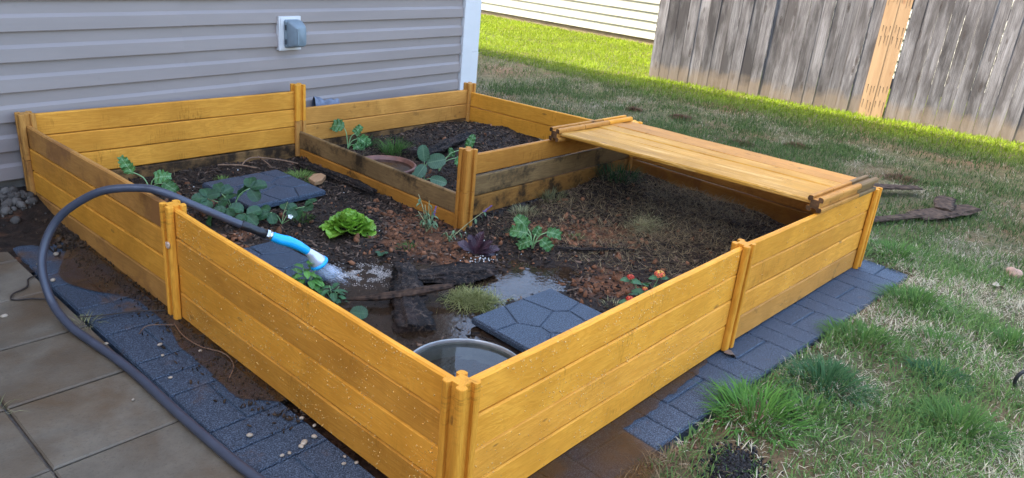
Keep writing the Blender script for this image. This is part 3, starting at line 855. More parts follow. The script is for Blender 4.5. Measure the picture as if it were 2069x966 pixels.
pud = [(0.02, 0.45), (0.35, 0.45), (0.7, 0.48), (1.0, 0.50), (1.25, 0.55), (1.30, 0.75), (1.1, 0.9), (0.9, 1.1), (0.65, 1.25), (0.3, 1.32), (0.02, 1.32)]
sheet('puddle', pud, WATER_Z, MAT['water'], 'muddy flood water pooling in the soil of the bed')

# ================================================================== THE RAISED BED
BW, BT, BL = 0.0885, 0.019, 1.186
def board_mesh(name, L, seed, w=BW, th=BT):
    """board along local x, centred, with eased edges and a slightly uneven run"""
    rr = random.Random(seed)
    seg = 6; c = 0.0042
    hw, ht = w / 2 - 0.0006, th / 2
    pr = [(-ht + c, -hw), (ht - c, -hw), (ht, -hw + c), (ht, hw - c), (ht - c, hw), (-ht + c, hw), (-ht, hw - c), (-ht, -hw + c)]
    m = MB()
    for i in range(seg + 1):
        x = -L / 2 + L * i / seg
        dy = rr.uniform(-0.0012, 0.0012); dz = rr.uniform(-0.0008, 0.0008); sc = 1 + rr.uniform(-0.006, 0.004)
        m.v += [(x, p[0] + dy, p[1] * sc + dz) for p in pr]
    for i in range(seg):
        for k in range(8):
            m.f.append((i * 8 + k, (i + 1) * 8 + k, (i + 1) * 8 + (k + 1) % 8, i * 8 + (k + 1) % 8))
    m.f += [tuple(range(8)), tuple(reversed(range(seg * 8, seg * 8 + 8)))]
    return m.mesh(name)
BOARDS = {}
def board(mk, parent, mat4, var=0):
    key = (mk, var % 4)
    if key not in BOARDS:
        BOARDS[key] = board_mesh('board', BL, 31 * (var % 4) + 5); BOARDS[key].materials.append(MAT[mk])
    o = link('board', BOARDS[key], None, parent)
    o.matrix_local = mat4
    return o

def post_section(a=0.0300, s=0.0105, dp=0.0125, r=0.009):
    """square post with a slot in the middle of each side and rounded corner lobes (ccw)"""
    q = []
    # one quarter: from the slot on +x side to the slot on +y side
    i = a - dp
    quarter = [(i, s), (a - 0.003, s), (a, s + 0.003)]
    for k in range(5):
        an = R(90 * k / 4); quarter.append((a - r + r * math.cos(an), a - r + r * math.sin(an)))
    quarter += [(s + 0.003, a), (s, a - 0.003), (s, i)]
    for k in range(4):
        c_, s_ = (1, 0, -1, 0)[k], (0, 1, 0, -1)[k]
        q += [(x * c_ - y * s_, x * s_ + y * c_) for x, y in quarter]
    return q
SEC = post_section()
def post_mesh(name, L, mat_side, mat_end):
    m = MB(); n = len(SEC)
    e = 0.0015
    m.v += [(p[0] * 0.96, p[1] * 0.96, 0) for p in SEC] + [(p[0], p[1], e) for p in SEC] + [(p[0], p[1], L - e) for p in SEC] + [(p[0] * 0.965, p[1] * 0.965, L) for p in SEC]
    for q in range(3):
        for k in range(n): m.f.append((q * n + k, q * n + (k + 1) % n, (q + 1) * n + (k + 1) % n, (q + 1) * n + k))
    m.f += [tuple(reversed(range(n))), tuple(range(3 * n, 4 * n))]
    # wood grain runs along local x in the material, so the post lies along x
    m.v = [(v[2], v[0], v[1]) for v in m.v]
    me = m.mesh(name); me.materials.append(MAT[mat_side]); me.materials.append(MAT[mat_end])
    for f in (len(m.f) - 2, len(m.f) - 1): me.polygons[f].material_index = 1
    return me
POSTS = {}
def post(mk, parent, base, axis=Vector((0, 0, 1)), L=0.181, roll=0.0, end=None):
    key = (mk, L, end)
    if key not in POSTS: POSTS[key] = post_mesh('post', L, mk, end or mk)
    o = link('post', POSTS[key], None, parent)
    ax = Vector(axis).normalized()
    ref = Vector((1, 0, 0)) if abs(ax.x) < 0.9 else Vector((0, 0, 1))
    yv = (ref - ax * ref.dot(ax)).normalized(); zv = ax.cross(yv)
    mt = Matrix((ax, yv, zv)).transposed().to_4x4(); mt.translation = base
    o.matrix_local = mt
    return o

bed = empty('raised_garden_bed', (0, 0, 0))
tag(bed, 'large square wooden raised garden bed with golden stain, boards slotted into grooved posts', 'raised bed')
PT = {'A': (0, 2 * U), 'M1': (0, U), 'N': (0, 0), 'M2': (U, 0), 'C': (2 * U, 0), 'Mb': (U, 2 * U), 'D': (2 * U, 2 * U), 'I': (U, U), 'Mr': (2 * U, U)}
PZ = {'A': 0.373, 'M1': 0.366, 'N': 0.363, 'M2': 0.367, 'C': 0.334, 'Mb': 0.396, 'D': 0.315, 'I': 0.366, 'Mr': 0.345}
PM = {'A': ('brown', 'brown'), 'M1': ('gold', 'gold'), 'N': ('gold', 'gold'), 'M2': ('gold', 'gold'), 'C': ('gold', 'gold'), 'Mb': ('gold', 'brown'), 'D': ('tan', 'tan'), 'I': ('orange', 'orange'), 'Mr': ('gold', 'brown')}
LEAN = {'A': (-0.012, 0), 'M1': (0.0, 0.0), 'N': (0.004, 0), 'C': (0.0, 0.0), 'M2': (0.004, 0)}
for k, (x, y) in PT.items():
    zt = PZ[k]
    if k in ('M1', 'N', 'M2', 'C'):
        post(PM[k][0], bed, (x, y, zt - 0.3655), L=0.3655)
    else:
        lx, ly = LEAN.get(k, (0, 0))
        post(PM[k][0], bed, (x, y, zt - 0.181), (lx, ly, 1))
        post(PM[k][1], bed, (x - lx * 0.2, y - ly * 0.2, zt - 0.3635), (lx, ly, 1))
def panel(parent, p0, z0, p1, z1, mats, gaps=(), out=0.0):
    """boards from the top down between two posts"""
    a = Vector((*p0, z0)); b = Vector((*p1, z1))
    ax = (b - a).normalized(); side = Vector((0, 0, 1)).cross(ax).normalized(); upv = ax.cross(side)
    mid = (a + b) / 2
    drop = 0.0
    for i, mk in enumerate(mats):
        if i: drop += gaps[i - 1] if i - 1 < len(gaps) else 0.0
        c = mid - upv * (BW * (i + 0.5) + drop) + side * random.uniform(-0.0015, 0.0015)
        mt = Matrix((ax, side, upv)).transposed().to_4x4(); mt.translation = c
        if random.random() < 0.5: mt = mt @ Matrix.Rotation(math.pi, 4, 'Z')
        mt = mt @ Matrix.Rotation(random.uniform(-0.0009, 0.0009), 4, 'Y')
        if mk == 'gold' and random.random() < 0.45: mk = 'gold2'
        board(mk, parent, mt, i + len(mats))
panel(bed, PT['A'], 0.325, PT['M1'], 0.357, ['brown', 'gold', 'gold', 'brown'], (0.001, 0.002, 0.001))
panel(bed, PT['M1'], 0.355, PT['N'], 0.356, ['gold'] * 4)
panel(bed, PT['N'], 0.354, PT['M2'], 0.357, ['gold'] * 4)
panel(bed, PT['M2'], 0.359, PT['C'], 0.325, ['gold', 'gold', 'gold', 'tan'], (0.001, 0.001, 0.001))
panel(bed, PT['A'], 0.367, PT['Mb'], 0.362, ['gold', 'gold', 'gold', 'dirty'], (0.001, 0.001, 0.003))
panel(bed, PT['Mb'], 0.274, PT['D'], 0.277, ['tan', 'tan', 'dirty'], (0.001, 0.002))
panel(bed, PT['D'], 0.262, PT['Mr'], 0.305, ['gold', 'gold', 'tan'], (0.001, 0.006))
panel(bed, PT['Mr'], 0.330, PT['C'], 0.322, ['gold', 'brown', 'brown', 'dirty'], (0.001, 0.002, 0.001))
panel(bed, PT['Mb'], 0.160, PT['I'], 0.163, ['weathered', 'orange'], (0.001,))
panel(bed, PT['I'], 0.339, PT['Mr'], 0.340, ['orange', 'weathered', 'grubby'], (0.006, 0.003))

# ---- spare panel laid flat over the far right cell
lidp = empty('spare_bed_panel', (1.72, 1.19, 0.371))
tag(lidp, 'spare panel of six boards with end posts lying flat across the bed', 'wooden panel')
lx0, ly0, lz0 = 1.725, 1.185, 0.371
rx0, ry0, rz0 = 1.800, 0.012, 0.378
segL = 0.188
axL = Vector((1, -0.02, 0.0)).normalized()
axR = Vector((1, -0.02, -0.022)).normalized()
off = Vector(lidp.location)
for i, mk in enumerate(('tan', 'tan', 'gold')):
    post(mk, lidp, Vector((lx0, ly0, lz0)) + axL * (segL + 0.002) * i - off, axL, L=segL, end='endgrain')
for i, mk in enumerate(('tan', 'tan', 'weathered')):
    post(mk, lidp, Vector((rx0, ry0, rz0)) + axR * (segL + 0.002) * i - off, axR, L=segL, end='endgrain')
for i, mk in enumerate(('worn', 'worn', 'lid', 'lid', 'tan', 'tan')):
    t_ = 0.018 + BW * (i + 0.5) + 0.0036 * i
    a_ = Vector((lx0, ly0, lz0)) + axL * t_; b_ = Vector((rx0, ry0, rz0)) + axR * t_
    ax = (b_ - a_).normalized(); upz = ax.cross(axL).normalized()
    if upz.z < 0: upz = -upz
    wd = upz.cross(ax).normalized()
    mt = Matrix((ax, upz, wd)).transposed().to_4x4(); 
    if mt.to_3x3().determinant() < 0: mt = Matrix((ax, upz, -wd)).transposed().to_4x4()
    mt.translation = (a_ + b_) / 2 - off + upz * random.uniform(-0.003, 0.003)
    board(mk, lidp, mt, i)

# ---- water drops on the boards
def drops(n, origin, u_, v_, nrm, name):
    """n drops on the rectangle origin + a*u + b*v, clustered by noise"""
    tv = []; tt = []
    for (rr_, h_) in ((1.0, 0.0), (0.72, 0.5)):
        for k in range(6):
            an = 2 * math.pi * k / 6; tv.append((rr_ * math.cos(an), rr_ * math.sin(an), h_))
    tv.append((0, 0, 0.72))
    for k in range(6):
        q = (k + 1) % 6
        tt += [(k, q, 6 + q), (k, 6 + q, 6 + k), (6 + k, 6 + q, 12)]
    A = RNG.random(n * 3); B = RNG.random(n * 3)
    keep = RNG.random(n * 3) < (0.15 + 0.85 * sstep(0.42, 0.62, fbm(A * 9, B * 4, 1.0, 3)))
    A, B = A[keep][:n], B[keep][:n]
    m_ = len(A)
    pos = np.array(origin) + A[:, None] * np.array(u_) + B[:, None] * np.array(v_)
    s = 0.0009 + 0.0020 * RNG.random(m_) ** 4
    tv = np.array(tv); uu = np.array(u_) / np.linalg.norm(u_); vv = np.array(v_) / np.linalg.norm(v_); nn = np.array(nrm, float)
    T3 = np.stack([uu, vv, nn])                    # local axes to world
    tvw = tv @ T3
    z3 = np.zeros(m_)
    sc = np.c_[s, s, s * 1.0]
    return scatter(name, tvw, tt, pos, sc, (z3, z3, z3), None, MAT['drop'], 0.0, bed)
drops(2600, (-0.0105, 0.04, 0.006), (0, 1.14, 0), (0, 0, 0.345), (-1, 0, 0), 'water_drops')
drops(2000, (0.04, -0.0105, 0.006), (1.14, 0, 0), (0, 0, 0.345), (0, -1, 0), 'water_drops')
drops(500, (1.26, -0.0105, 0.0), (1.10, 0, -0.02), (0, 0, 0.33), (0, -1, 0), 'water_drops')

def mud_h(mx_, my_):
    return -0.012 + 0.045 * sstep(2.15, 2.5, my_) + 0.022 * sstep(1.86, 2.12, my_ + 0.25 * mx_ + 0.12 * (fbm(mx_, my_, 9.0, 3) - 0.5)) + 0.02 * (fbm(mx_, my_, 16.0, 4) - 0.5)
mx_, my_ = np.meshgrid(np.linspace(-0.75, 0.0, 76), np.linspace(1.80, 2.52, 74), indexing='ij')
mz_ = mud_h(mx_, my_)
mi_ = np.arange(mx_.size).reshape(mx_.shape)
a, b, c, d = mi_[:-1, :-1].ravel(), mi_[1:, :-1].ravel(), mi_[1:, 1:].ravel(), mi_[:-1, 1:].ravel()
mud = link('mud', tri_mesh('mud', np.c_[mx_.ravel(), my_.ravel(), mz_.ravel()], np.r_[np.c_[a, b, c], np.c_[a, c, d]], np.full((mx_.size, 3), 0.36)), MAT['soil'], None, True)
tag(mud, 'dark mud washed against the house wall at the left', None, None, 'structure')
# ---- snail on the left middle post
sn = MB()
sp_ = []
for i in range(22):
    t_ = i / 21
    an = t_ * 4.2 * math.pi; rad = 0.0075 * t_ ** 0.8
    sp_.append((-0.0315 - 0.002 * (1 - t_), U - 0.021 + rad * math.cos(an), 0.25 + rad * math.sin(an) * 1.35))
sn.tube(sp_, [0.0016 + 0.0034 * i / 21 for i in range(22)], 6)
tag(sn.build('snail', MAT['shell'], None, True), 'small pale snail stuck to the left middle post', 'snail')

# ================================================================== STEPPING STONES
CELLS = None
def stepping_stone(label, cx, cy, rz, zt, size=0.375):
    e = empty('stepping_stone', (cx, cy, zt), rz)
    tag(e, label, 'stepping stone', 'blue-grey rubber stepping stones in the bed')
    h = size / 2
    MB().cbox((-h, -h, -0.022), (h, h, -0.004), 0.003).build('stone_base', MAT['rubber'], e)
    # crazy-paving pieces: Voronoi cells of jittered points clipped to the square
    rr = random.Random(3)
    pts = [(-0.11, -0.12), (0.02, -0.10), (0.13, -0.13), (-0.14, 0.02), (-0.02, 0.03), (0.12, 0.0), (-0.09, 0.13), (0.05, 0.14), (0.15, 0.13)]
    pts = [(x + rr.uniform(-0.025, 0.025), y + rr.uniform(-0.025, 0.025)) for x, y in pts]
    g = 0.0028
    for i, p in enumerate(pts):
        poly = [(-h + 0.002, -h + 0.002), (h - 0.002, -h + 0.002), (h - 0.002, h - 0.002), (-h + 0.002, h - 0.002)]
        for j, q in enumerate(pts):
            if i == j: continue
            mx, my = (p[0] + q[0]) / 2, (p[1] + q[1]) / 2
            dx, dy = q[0] - p[0], q[1] - p[1]; dl = math.hypot(dx, dy); dx /= dl; dy /= dl
            out = []
            for k in range(len(poly)):
                a, b = poly[k], poly[(k + 1) % len(poly)]
                da = (a[0] - mx) * dx + (a[1] - my) * dy + g; db = (b[0] - mx) * dx + (b[1] - my) * dy + g
                if da <= 0: out.append(a)
                if da * db < 0:
                    t_ = da / (da - db); out.append((a[0] + (b[0] - a[0]) * t_, a[1] + (b[1] - a[1]) * t_))
            poly = out
            if not poly: break
        if len(poly) >= 3:
            MB().prism(poly, -0.0045, 0.0, 0.0025).build('stone_piece', MAT['rubber'], e)
    return e
stepping_stone('blue grey rubber stepping stone at the back beside the terrace boards', 0.765, 2.010, R(2), 0.060)
s2 = stepping_stone('wet blue grey rubber stepping stone under the spray nozzle', 0.315, 1.300, R(92), 0.047)
s2.rotation_euler = (R(0.5), R(1.0), R(92))
stepping_stone('blue grey rubber stepping stone in the front corner beside the basin', 0.815, 0.385, R(178), 0.055)

# ---- round basin full of water
bas = empty('water_basin', (0.385, 0.352, 0.016))
tag(bas, 'round grey metal basin full of water in the front corner', 'basin')
MB().lathe([(0.0, 0.0), (0.13, 0.0), (0.150, 0.010), (0.164, 0.044), (0.168, 0.044), (0.155, 0.008), (0.135, -0.004), (0.0, -0.004)], 56).build('bowl', MAT['basin'], bas, True)
MB().lathe([(0.1645, 0.0442), (0.1655, 0.052), (0.1680, 0.0545), (0.1710, 0.0535), (0.172, 0.050), (0.1685, 0.0442)], 56).build('rim', MAT['rim'], bas, True)
MB().lathe([(0.1615, 0.0400), (0.0, 0.0400)], 56).build('basin_water', MAT['clear_water'], bas)

# ---- terracotta saucer in the back cell
sau = empty('terracotta_saucer', (1.375, 1.935, 0.050))
tag(sau, 'brown terracotta saucer of muddy water half hidden by the inner board', 'saucer')
MB().lathe([(0.0, 0.0), (0.120, 0.0), (0.140, 0.028), (0.143, 0.040), (0.150, 0.042), (0.155, 0.038), (0.152, 0.026), (0.130, -0.008), (0.0, -0.008)], 48).build('dish', MAT['terracotta'], sau, True)
MB().lathe([(0.1365, 0.023), (0.0, 0.023)], 48).build('saucer_water', MAT['water'], sau)

# ================================================================== HOSE AND SPRAY NOZZLE
def catmull(P, n=10):
    P = [Vector(p) for p in P]; out = []
    for i in range(len(P) - 1):
        p0, p1, p2, p3 = P[max(i - 1, 0)], P[i], P[i + 1], P[min(i + 2, len(P) - 1)]
        for k in range(n):
            t = k / n
            out.append(0.5 * ((2 * p1) + (-p0 + p2) * t + (2 * p0 - 5 * p1 + 4 * p2 - p3) * t * t + (-p0 + 3 * p1 - 3 * p2 + p3) * t ** 3))
    out.append(P[-1]); return out
hose = empty('garden_hose', (-0.25, 0.7, 0.0))
tag(hose, 'dark grey garden hose looping over the bed to a blue spray nozzle', 'hose')
HO = Vector(hose.location)
hp = [(-0.10, -0.25, 0.012), (-0.20, 0.15, 0.012), (-0.235, 0.40, 0.0125), (-0.248, 0.67, 0.0125), (-0.250, 0.91, 0.012), (-0.257, 1.05, 0.0125), (-0.273, 1.20, 0.013), (-0.288, 1.31, 0.022),
      (-0.290, 1.426, 0.05), (-0.285, 1.491, 0.13), (-0.256, 1.525, 0.20), (-0.210, 1.525, 0.27), (-0.158, 1.477, 0.33), (-0.104, 1.424, 0.368), (-0.031, 1.355, 0.381), (0.011, 1.302, 0.375), (0.083, 1.236, 0.335), (0.162, 1.178, 0.290), (0.1845, 1.166, 0.277)]
hp = [Vector(p) - HO for p in hp]
MB().tube(catmull(hp, 10), 0.0122, 14).build('hose_tube', MAT['hose'], hose, True)
c0, c1 = Vector((0.1845, 1.166, 0.277)), Vector((0.250, 1.135, 0.241))
MB().tube([c0 - HO + (c1 - c0) * t for t in (0, 0.03, 0.33, 0.36, 0.66, 0.70, 1.0)], [0.0140, 0.0150, 0.0148, 0.0138, 0.0138, 0.0148, 0.0148], 14).build('hose_cuff', MAT['black'], hose, True)
ax = (c1 - c0).normalized()
MB().tube([c1 - HO + ax * t for t in (0, 0.0005, 0.009, 0.0095)], [0.012, 0.0165, 0.0165, 0.012], 12).build('coupling', MAT['chrome'], hose)
MB().tube([c1 - HO + ax * t for t in (0.0105, 0.011, 0.019, 0.0195)], [0.012, 0.0150, 0.0150, 0.012], 16).build('coupling', MAT['chrome'], hose, True)
noz = empty('spray_nozzle', (0, 0, 0)); noz.parent = hose
n0 = c1 + ax * 0.0195
np_ = [n0, n0 + ax * 0.03, n0 + ax * 0.06 + Vector((0, 0, 0.004)), n0 + ax * 0.095 + Vector((0.004, 0.002, -0.001)), n0 + ax * 0.118 + Vector((0.008, 0.004, -0.010))]
handle = catmull([p - HO for p in np_], 8)
MB().tube(handle, [0.0145 + 0.0030 * math.sin(i / (len(handle) - 1) * math.pi * 1.15) for i in range(len(handle))], 16).build('handle', MAT['blue'], noz, True)
end = handle[-1]
dirn = (handle[-1] - handle[-4]).normalized()
hd = (dirn * 0.62 + Vector((0.10, -0.05, -0.55))).normalized()
MB().tube([end - dirn * 0.004, end + dirn * 0.014, end + dirn * 0.022 + hd * 0.014, end + dirn * 0.024 + hd * 0.028, end + dirn * 0.024 + hd * 0.034], [0.0125, 0.0150, 0.0215, 0.0275, 0.0275], 18).build('head', MAT['silver'], noz, True)
fo = end + dirn * 0.024 + hd * 0.034
MB().lathe([(0.0, 0.009), (0.024, 0.009), (0.0268, 0.010), (0.0312, 0.009), (0.0325, 0.005), (0.0312, -0.001), (0.0265, -0.002), (0.0, -0.002)], 24, hd, fo).build('face_ring', MAT['blue'], noz, True)
lv = MB(); lv.tube([handle[-9] + Vector((0, 0, 0.016)), handle[-5] + Vector((0, 0, 0.019)), handle[-3] + Vector((0.004, 0.0, 0.017))], [0.002, 0.004, 0.003], 8); lv.build('valve_lever', MAT['slot'], noz, True)
# water leaving the nozzle
FO = fo + HO
jet = MB()
q_ = Vector((0, 0, 1)).rotation_difference(hd)
for i in range(150):
    an = random.uniform(0, 2 * math.pi); rr_ = 0.020 * math.sqrt(random.random())
    s_ = q_ @ Vector((rr_ * math.cos(an), rr_ * math.sin(an), 0.010)) + FO
    v_ = (hd * 0.85 + (q_ @ Vector((math.cos(an), math.sin(an), 0))) * 0.22 * rr_ / 0.02 + Vector((0.36, -0.16, 0.0)) * random.uniform(0.6, 1.25)).normalized()
    tt_ = min(0.105, max(0.02, (s_.z - 0.045) / max(0.05, -v_.z)))
    a0 = random.uniform(0.0, 0.25); a1 = random.uniform(0.45, 1.0)
    if random.random() < 0.45:
        jet.tube([s_ + v_ * tt_ * a0, s_ + v_ * tt_ * (a0 + a1) / 2, s_ + v_ * tt_ * a1 + Vector((0, 0, -0.003))], [0.0003, 0.0006, 0.0004], 4)
    for k in range(5):
        p_ = s_ + v_ * tt_ * random.uniform(0.3, 1.1) + Vector((random.gauss(0, 0.003), random.gauss(0, 0.003), random.gauss(0, 0.003)))
        r_ = random.uniform(0.0005, 0.0013)
        jet.add([p_ + Vector(d_) * r_ for d_ in ((1, 0, 0), (-1, 0, 0), (0, 1, 0), (0, -1, 0), (0, 0, 1), (0, 0, -1))], [(0, 2, 4), (2, 1, 4), (1, 3, 4), (3, 0, 4), (2, 0, 5), (1, 2, 5), (3, 1, 5), (0, 3, 5)])
tag(jet.build('water_spray', MAT['spray']), 'white water spraying out of the blue nozzle', 'water spray', None, 'stuff')
n = 9000
tx = RNG.normal(0, 1, n); ty = RNG.normal(0, 1, n)
fx = 0.60 + 0.080 * tx + 0.030 * ty; fy = 1.09 - 0.055 * tx + 0.040 * ty; kf = RNG.random(n) < sstep(0.40, 0.60, fbm(fx, fy, 34.0, 3)) * np.exp(-0.18 * (tx ** 2 + ty ** 2)); fx, fy, n = fx[kf], fy[kf], int(kf.sum())
sz = 0.0006 + 0.0016 * RNG.random(n) ** 2
z0_ = np.zeros(n)
scatter('foam', ICO_V, ICO_T, np.c_[fx, fy, WATER_Z + sz * 0.1 + np.maximum(0, soil_h(fx, fy) - WATER_Z)], np.c_[sz, sz, sz * 0.7], (z0_, z0_, RNG.random(n) * 6), None, MAT['foam'], 0.2, None, 'white foam where the spray hits the flooded soil', 'foam')

# ================================================================== PLANTS
IR = Vector((0.647, -0.762, 0.0))      # to the right as seen from the patio
ID = Vector((0.762, 0.647, 0.0))       # away from the patio
IZ = Vector((0, 0, 1))
def shape_w(kind, t):
    if kind == 'ovate': return math.sin(math.pi * min(1, t) ** 0.72) ** 0.8
    if kind == 'round': return max(0.0, 1 - (2 * t - 1.04) ** 2) ** 0.5 if t < 0.995 else 0.12
    if kind == 'spoon': return 0.12 + 0.88 * max(0.0, math.sin(math.pi * max(0, (t - 0.05) / 0.95) ** 1.5)) ** 0.75 if t < 0.99 else 0.1
    if kind == 'lance': return math.sin(math.pi * t ** 0.85) ** 1.1
    if kind == 'kale': return (0.10 if t < 0.06 else 0.28 + 0.72 * math.sin(math.pi * (0.16 + 0.80 * t)) ** 0.8) * (1 + 0.13 * math.sin(t * 33))
    return 1
def leaf(name, parent, base, d, n, L, W, kind, mk, curl=0.5, cup=0.2, ruffle=0.0, rf=24, ser=0.0, sern=9, nseg=12, cols=7, seed=0):
    rr = random.Random(seed * 7919 + 13)
    d = Vector(d).normalized(); n = Vector(n); n = (n - d * n.dot(d)).normalized()
    s_ = d.cross(n).normalized()
    p = Vector(base); ph = rr.uniform(0, 6); ph2 = rr.uniform(0, 6)
    V = []; F = []; C = []
    for i in range(nseg + 1):
        t = i / nseg
        w = W * 0.5 * shape_w(kind, t)
        if ser: w *= 1 + ser * ((t * sern) % 1.0 - 0.5)
        for k in range(cols):
            s = 2 * k / (cols - 1) - 1
            q = p + s_ * (s * w) + n * (cup * abs(s) ** 1.6 * w + ruffle * s * s * math.sin(rf * t + (ph if s > 0 else ph2)) + 0.25 * ruffle * math.sin(rf * 0.7 * t + 3 * s))
            if ruffle: q = q + d * (0.5 * ruffle * s * s * math.cos(rf * 1.3 * t + ph))
            V.append(q - parent.location); C.append((abs(s), t, 0))
        ang = curl / nseg
        d2 = d * math.cos(ang) - n * math.sin(ang); n = (n * math.cos(ang) + d * math.sin(ang)); d = d2
        p = p + d * (L / nseg)
    for i in range(nseg):
        for k in range(cols - 1):
            a = i * cols + k
            F += [(a, a + 1, a + cols + 1), (a, a + cols + 1, a + cols)]
    return link(name, tri_mesh(name, [tuple(v) for v in V], F, np.array(C)), MAT[mk], parent, True)
def stalk(parent, pts, r0, r1, mk='stem', name='stem'):
    c = catmull([Vector(p) - parent.location for p in pts], 6)
    return MB().tube(c, [r0 + (r1 - r0) * i / (len(c) - 1) for i in range(len(c))], 6).build(name, MAT[mk], parent, True)
def gz_at(x, y): return float(soil_h(x, y))
def plant(name, label, x, y, dz=0.0, cat='plant', group=None):
    e = empty(name, (x, y, gz_at(x, y) + dz)); tag(e, label, cat, group); return e

# butterhead lettuce
def head(e, mk, n, R0, L0, W0, up0, seed, kind='round', ruf=0.0052, cup=0.5):
    rr = random.Random(seed)
    for i in range(n):
        f = i / (n - 1)                              # 0 outside, 1 heart
        an = i * 2.39996 + rr.uniform(-0.2, 0.2)
        el = up0 + (1.25 - up0) * f + rr.uniform(-0.08, 0.08)
        out = Vector((math.cos(an), math.sin(an), 0))
        d = out * math.cos(el) + IZ * math.sin(el)
        nn = -out * math.sin(el) + IZ * math.cos(el)
        b_ = e.location + out * R0 * (1 - f) + IZ * (0.004 + 0.040 * f)
        leaf('leaf', e, b_, d, nn, L0 * (1 - 0.30 * f) * rr.uniform(0.88, 1.12), W0 * (1 - 0.25 * f) * rr.uniform(0.9, 1.15), kind, mk, -0.35 + 1.3 * (1 - f) * rr.uniform(0.5, 1.1), cup, ruf, 17, 0, 9, 10, 9, i + seed)
e = plant('lettuce', 'bright green butterhead lettuce in the middle of the bed', 0.785, 1.425, -0.004, 'lettuce')
head(e, 'lettuce', 46, 0.050, 0.066, 0.074, 0.22, 3)
e = plant('red_lettuce', 'dark purple red lettuce in front of the inner corner post', 1.045, 0.972, 0.0, 'lettuce')
for i, (a_, el, L_) in enumerate(((0.2, 1.15, 0.10), (-0.25, 0.95, 0.085), (1.35, 0.55, 0.10), (1.9, 0.30, 0.08), (-1.3, 0.75, 0.085), (0.8, 0.85, 0.09), (2.6, 0.4, 0.07))):
    o_ = IR * math.sin(a_) + ID * -0.25 * math.cos(a_)
    d_ = (o_ * math.cos(el) + IZ * math.sin(el)).normalized()
    leaf('leaf', e, e.location + IZ * 0.002, d_, (-o_ * math.sin(el) + IZ * math.cos(el) - ID * 0.6), L_, 0.042, 'spoon', 'red_lettuce', 0.5, 0.25, 0.003, 15, 0, 9, 10, 7, i)

# strawberries: three leaflets on a stalk
def trifoliate(e, tip, d, size, mk, seed, nrm=None):
    rr = random.Random(seed)
    d = Vector(d).normalized(); nrm = Vector(nrm) if nrm is not None else IZ
    nrm = (nrm - d * nrm.dot(d)).normalized(); s_ = d.cross(nrm)
    for k, (fw, sd) in enumerate(((1, 0), (0.25, 1), (0.25, -1))):
        dd = (d * fw + s_ * sd * 0.95 + nrm * rr.uniform(-0.12, 0.12)).normalized()
        leaf('leaf', e, Vector(tip) + dd * 0.003, dd, nrm, size * rr.uniform(0.9, 1.1), size * 0.88, 'round', mk, 0.55 * rr.uniform(0.4, 1.3), 0.28, 0.0015, 30, 0.16, 8, 16, 7, seed * 5 + k)
def strawberry(e, leaves, mk, seed, stem='stem'):
    for i, (r_, u_, dd, size, dr, du) in enumerate(leaves):
        tip = e.location + IR * r_ + IZ * u_ + ID * dd
        mid = e.location + (IR * r_ + ID * dd) * 0.4 + IZ * u_ * 0.75
        stalk(e, [e.location, mid, tip], 0.0018, 0.0013, stem)
        trifoliate(e, tip, IR * dr + IZ * du + ID * (0.25 if i % 2 else -0.45), size, mk, seed + i, IZ - ID * 0.75)
e = plant('strawberry_plant', 'large dark leafy strawberry plant below the back stepping stone', 0.480, 1.775, 0, 'strawberry')
strawberry(e, [(-0.09, 0.075, 0.0, 0.058, -0.9, 0.1), (-0.045, 0.095, 0.02, 0.052, -0.3, 0.4), (0.005, 0.062, -0.05, 0.060, 0.25, -0.3), (0.065, 0.125, 0.03, 0.060, 0.7, 0.25), (0.075, 0.045, -0.05, 0.058, 0.8, -0.45), (-0.05, 0.04, -0.07, 0.052, -0.5, -0.4), (0.03, 0.095, 0.05, 0.05, 0.1, 0.5), (-0.01, 0.08, 0.0, 0.05, -0.5, 0.1)], 'strawberry', 20)
e = plant('strawberry_plant', 'small strawberry plant with a white flower left of the lettuce', 0.610, 1.625, 0, 'strawberry')
strawberry(e, [(-0.045, 0.045, 0.0, 0.050, -0.5, -0.2), (0.02, 0.060, 0.0, 0.045, 0.3, 0.2), (0.085, 0.075, 0.02, 0.058, 0.4, 0.1)], 'strawberry', 40)
stalk(e, [e.location, e.location + IR * 0.01 + IZ * 0.05, e.location + IR * 0.025 + IZ * 0.095], 0.0014, 0.001, 'dry_stem')
fl = e.location + IR * 0.045 + IZ * 0.048 - ID * 0.03
stalk(e, [e.location, fl - IZ * 0.01, fl], 0.0012, 0.001)
for k in range(5):
    an = k * 2 * math.pi / 5
    leaf('petal', e, fl, IR * math.cos(an) + IZ * math.sin(an) * 0.8 - ID * 0.5, IZ - ID, 0.011, 0.010, 'round', 'white_petal', 0.2, 0.1, 0, 1, 0, 9, 4, 3, k)
e = plant('strawberry_plant', 'pale large-leaved strawberry plant in the back cell', 1.425, 1.70, 0, 'strawberry')
b0 = e.location
for i, (r_, u_, dr, du, L_, W_) in enumerate(((0.0, 0.10, -0.12, 0.95, 0.085, 0.058), (0.012, 0.095, 0.9, 0.35, 0.095, 0.075), (0.004, 0.085, -0.35, -0.55, 0.07, 0.058), (0.03, 0.02, 0.75, -0.05, 0.085, 0.05), (-0.01, 0.02, -0.8, 0.3, 0.05, 0.04))):
    tip = b0 + IR * r_ + IZ * u_ - ID * 0.02
    stalk(e, [b0, b0 + (tip - b0) * 0.5 + IR * -0.004, tip], 0.0024, 0.0018)
    leaf('leaf', e, tip, IR * dr + IZ * du - ID * 0.25, IZ * 0.4 - ID, L_, W_, 'round', 'pale_leaf', 0.25, 0.18, 0.001, 30, 0.12, 9, 18, 7, 60 + i)
e = plant('strawberry_leaf', 'single round strawberry leaf standing in the flooded front left soil', 0.392, 0.845, 0, 'leaf'); e.location.z = 0.022
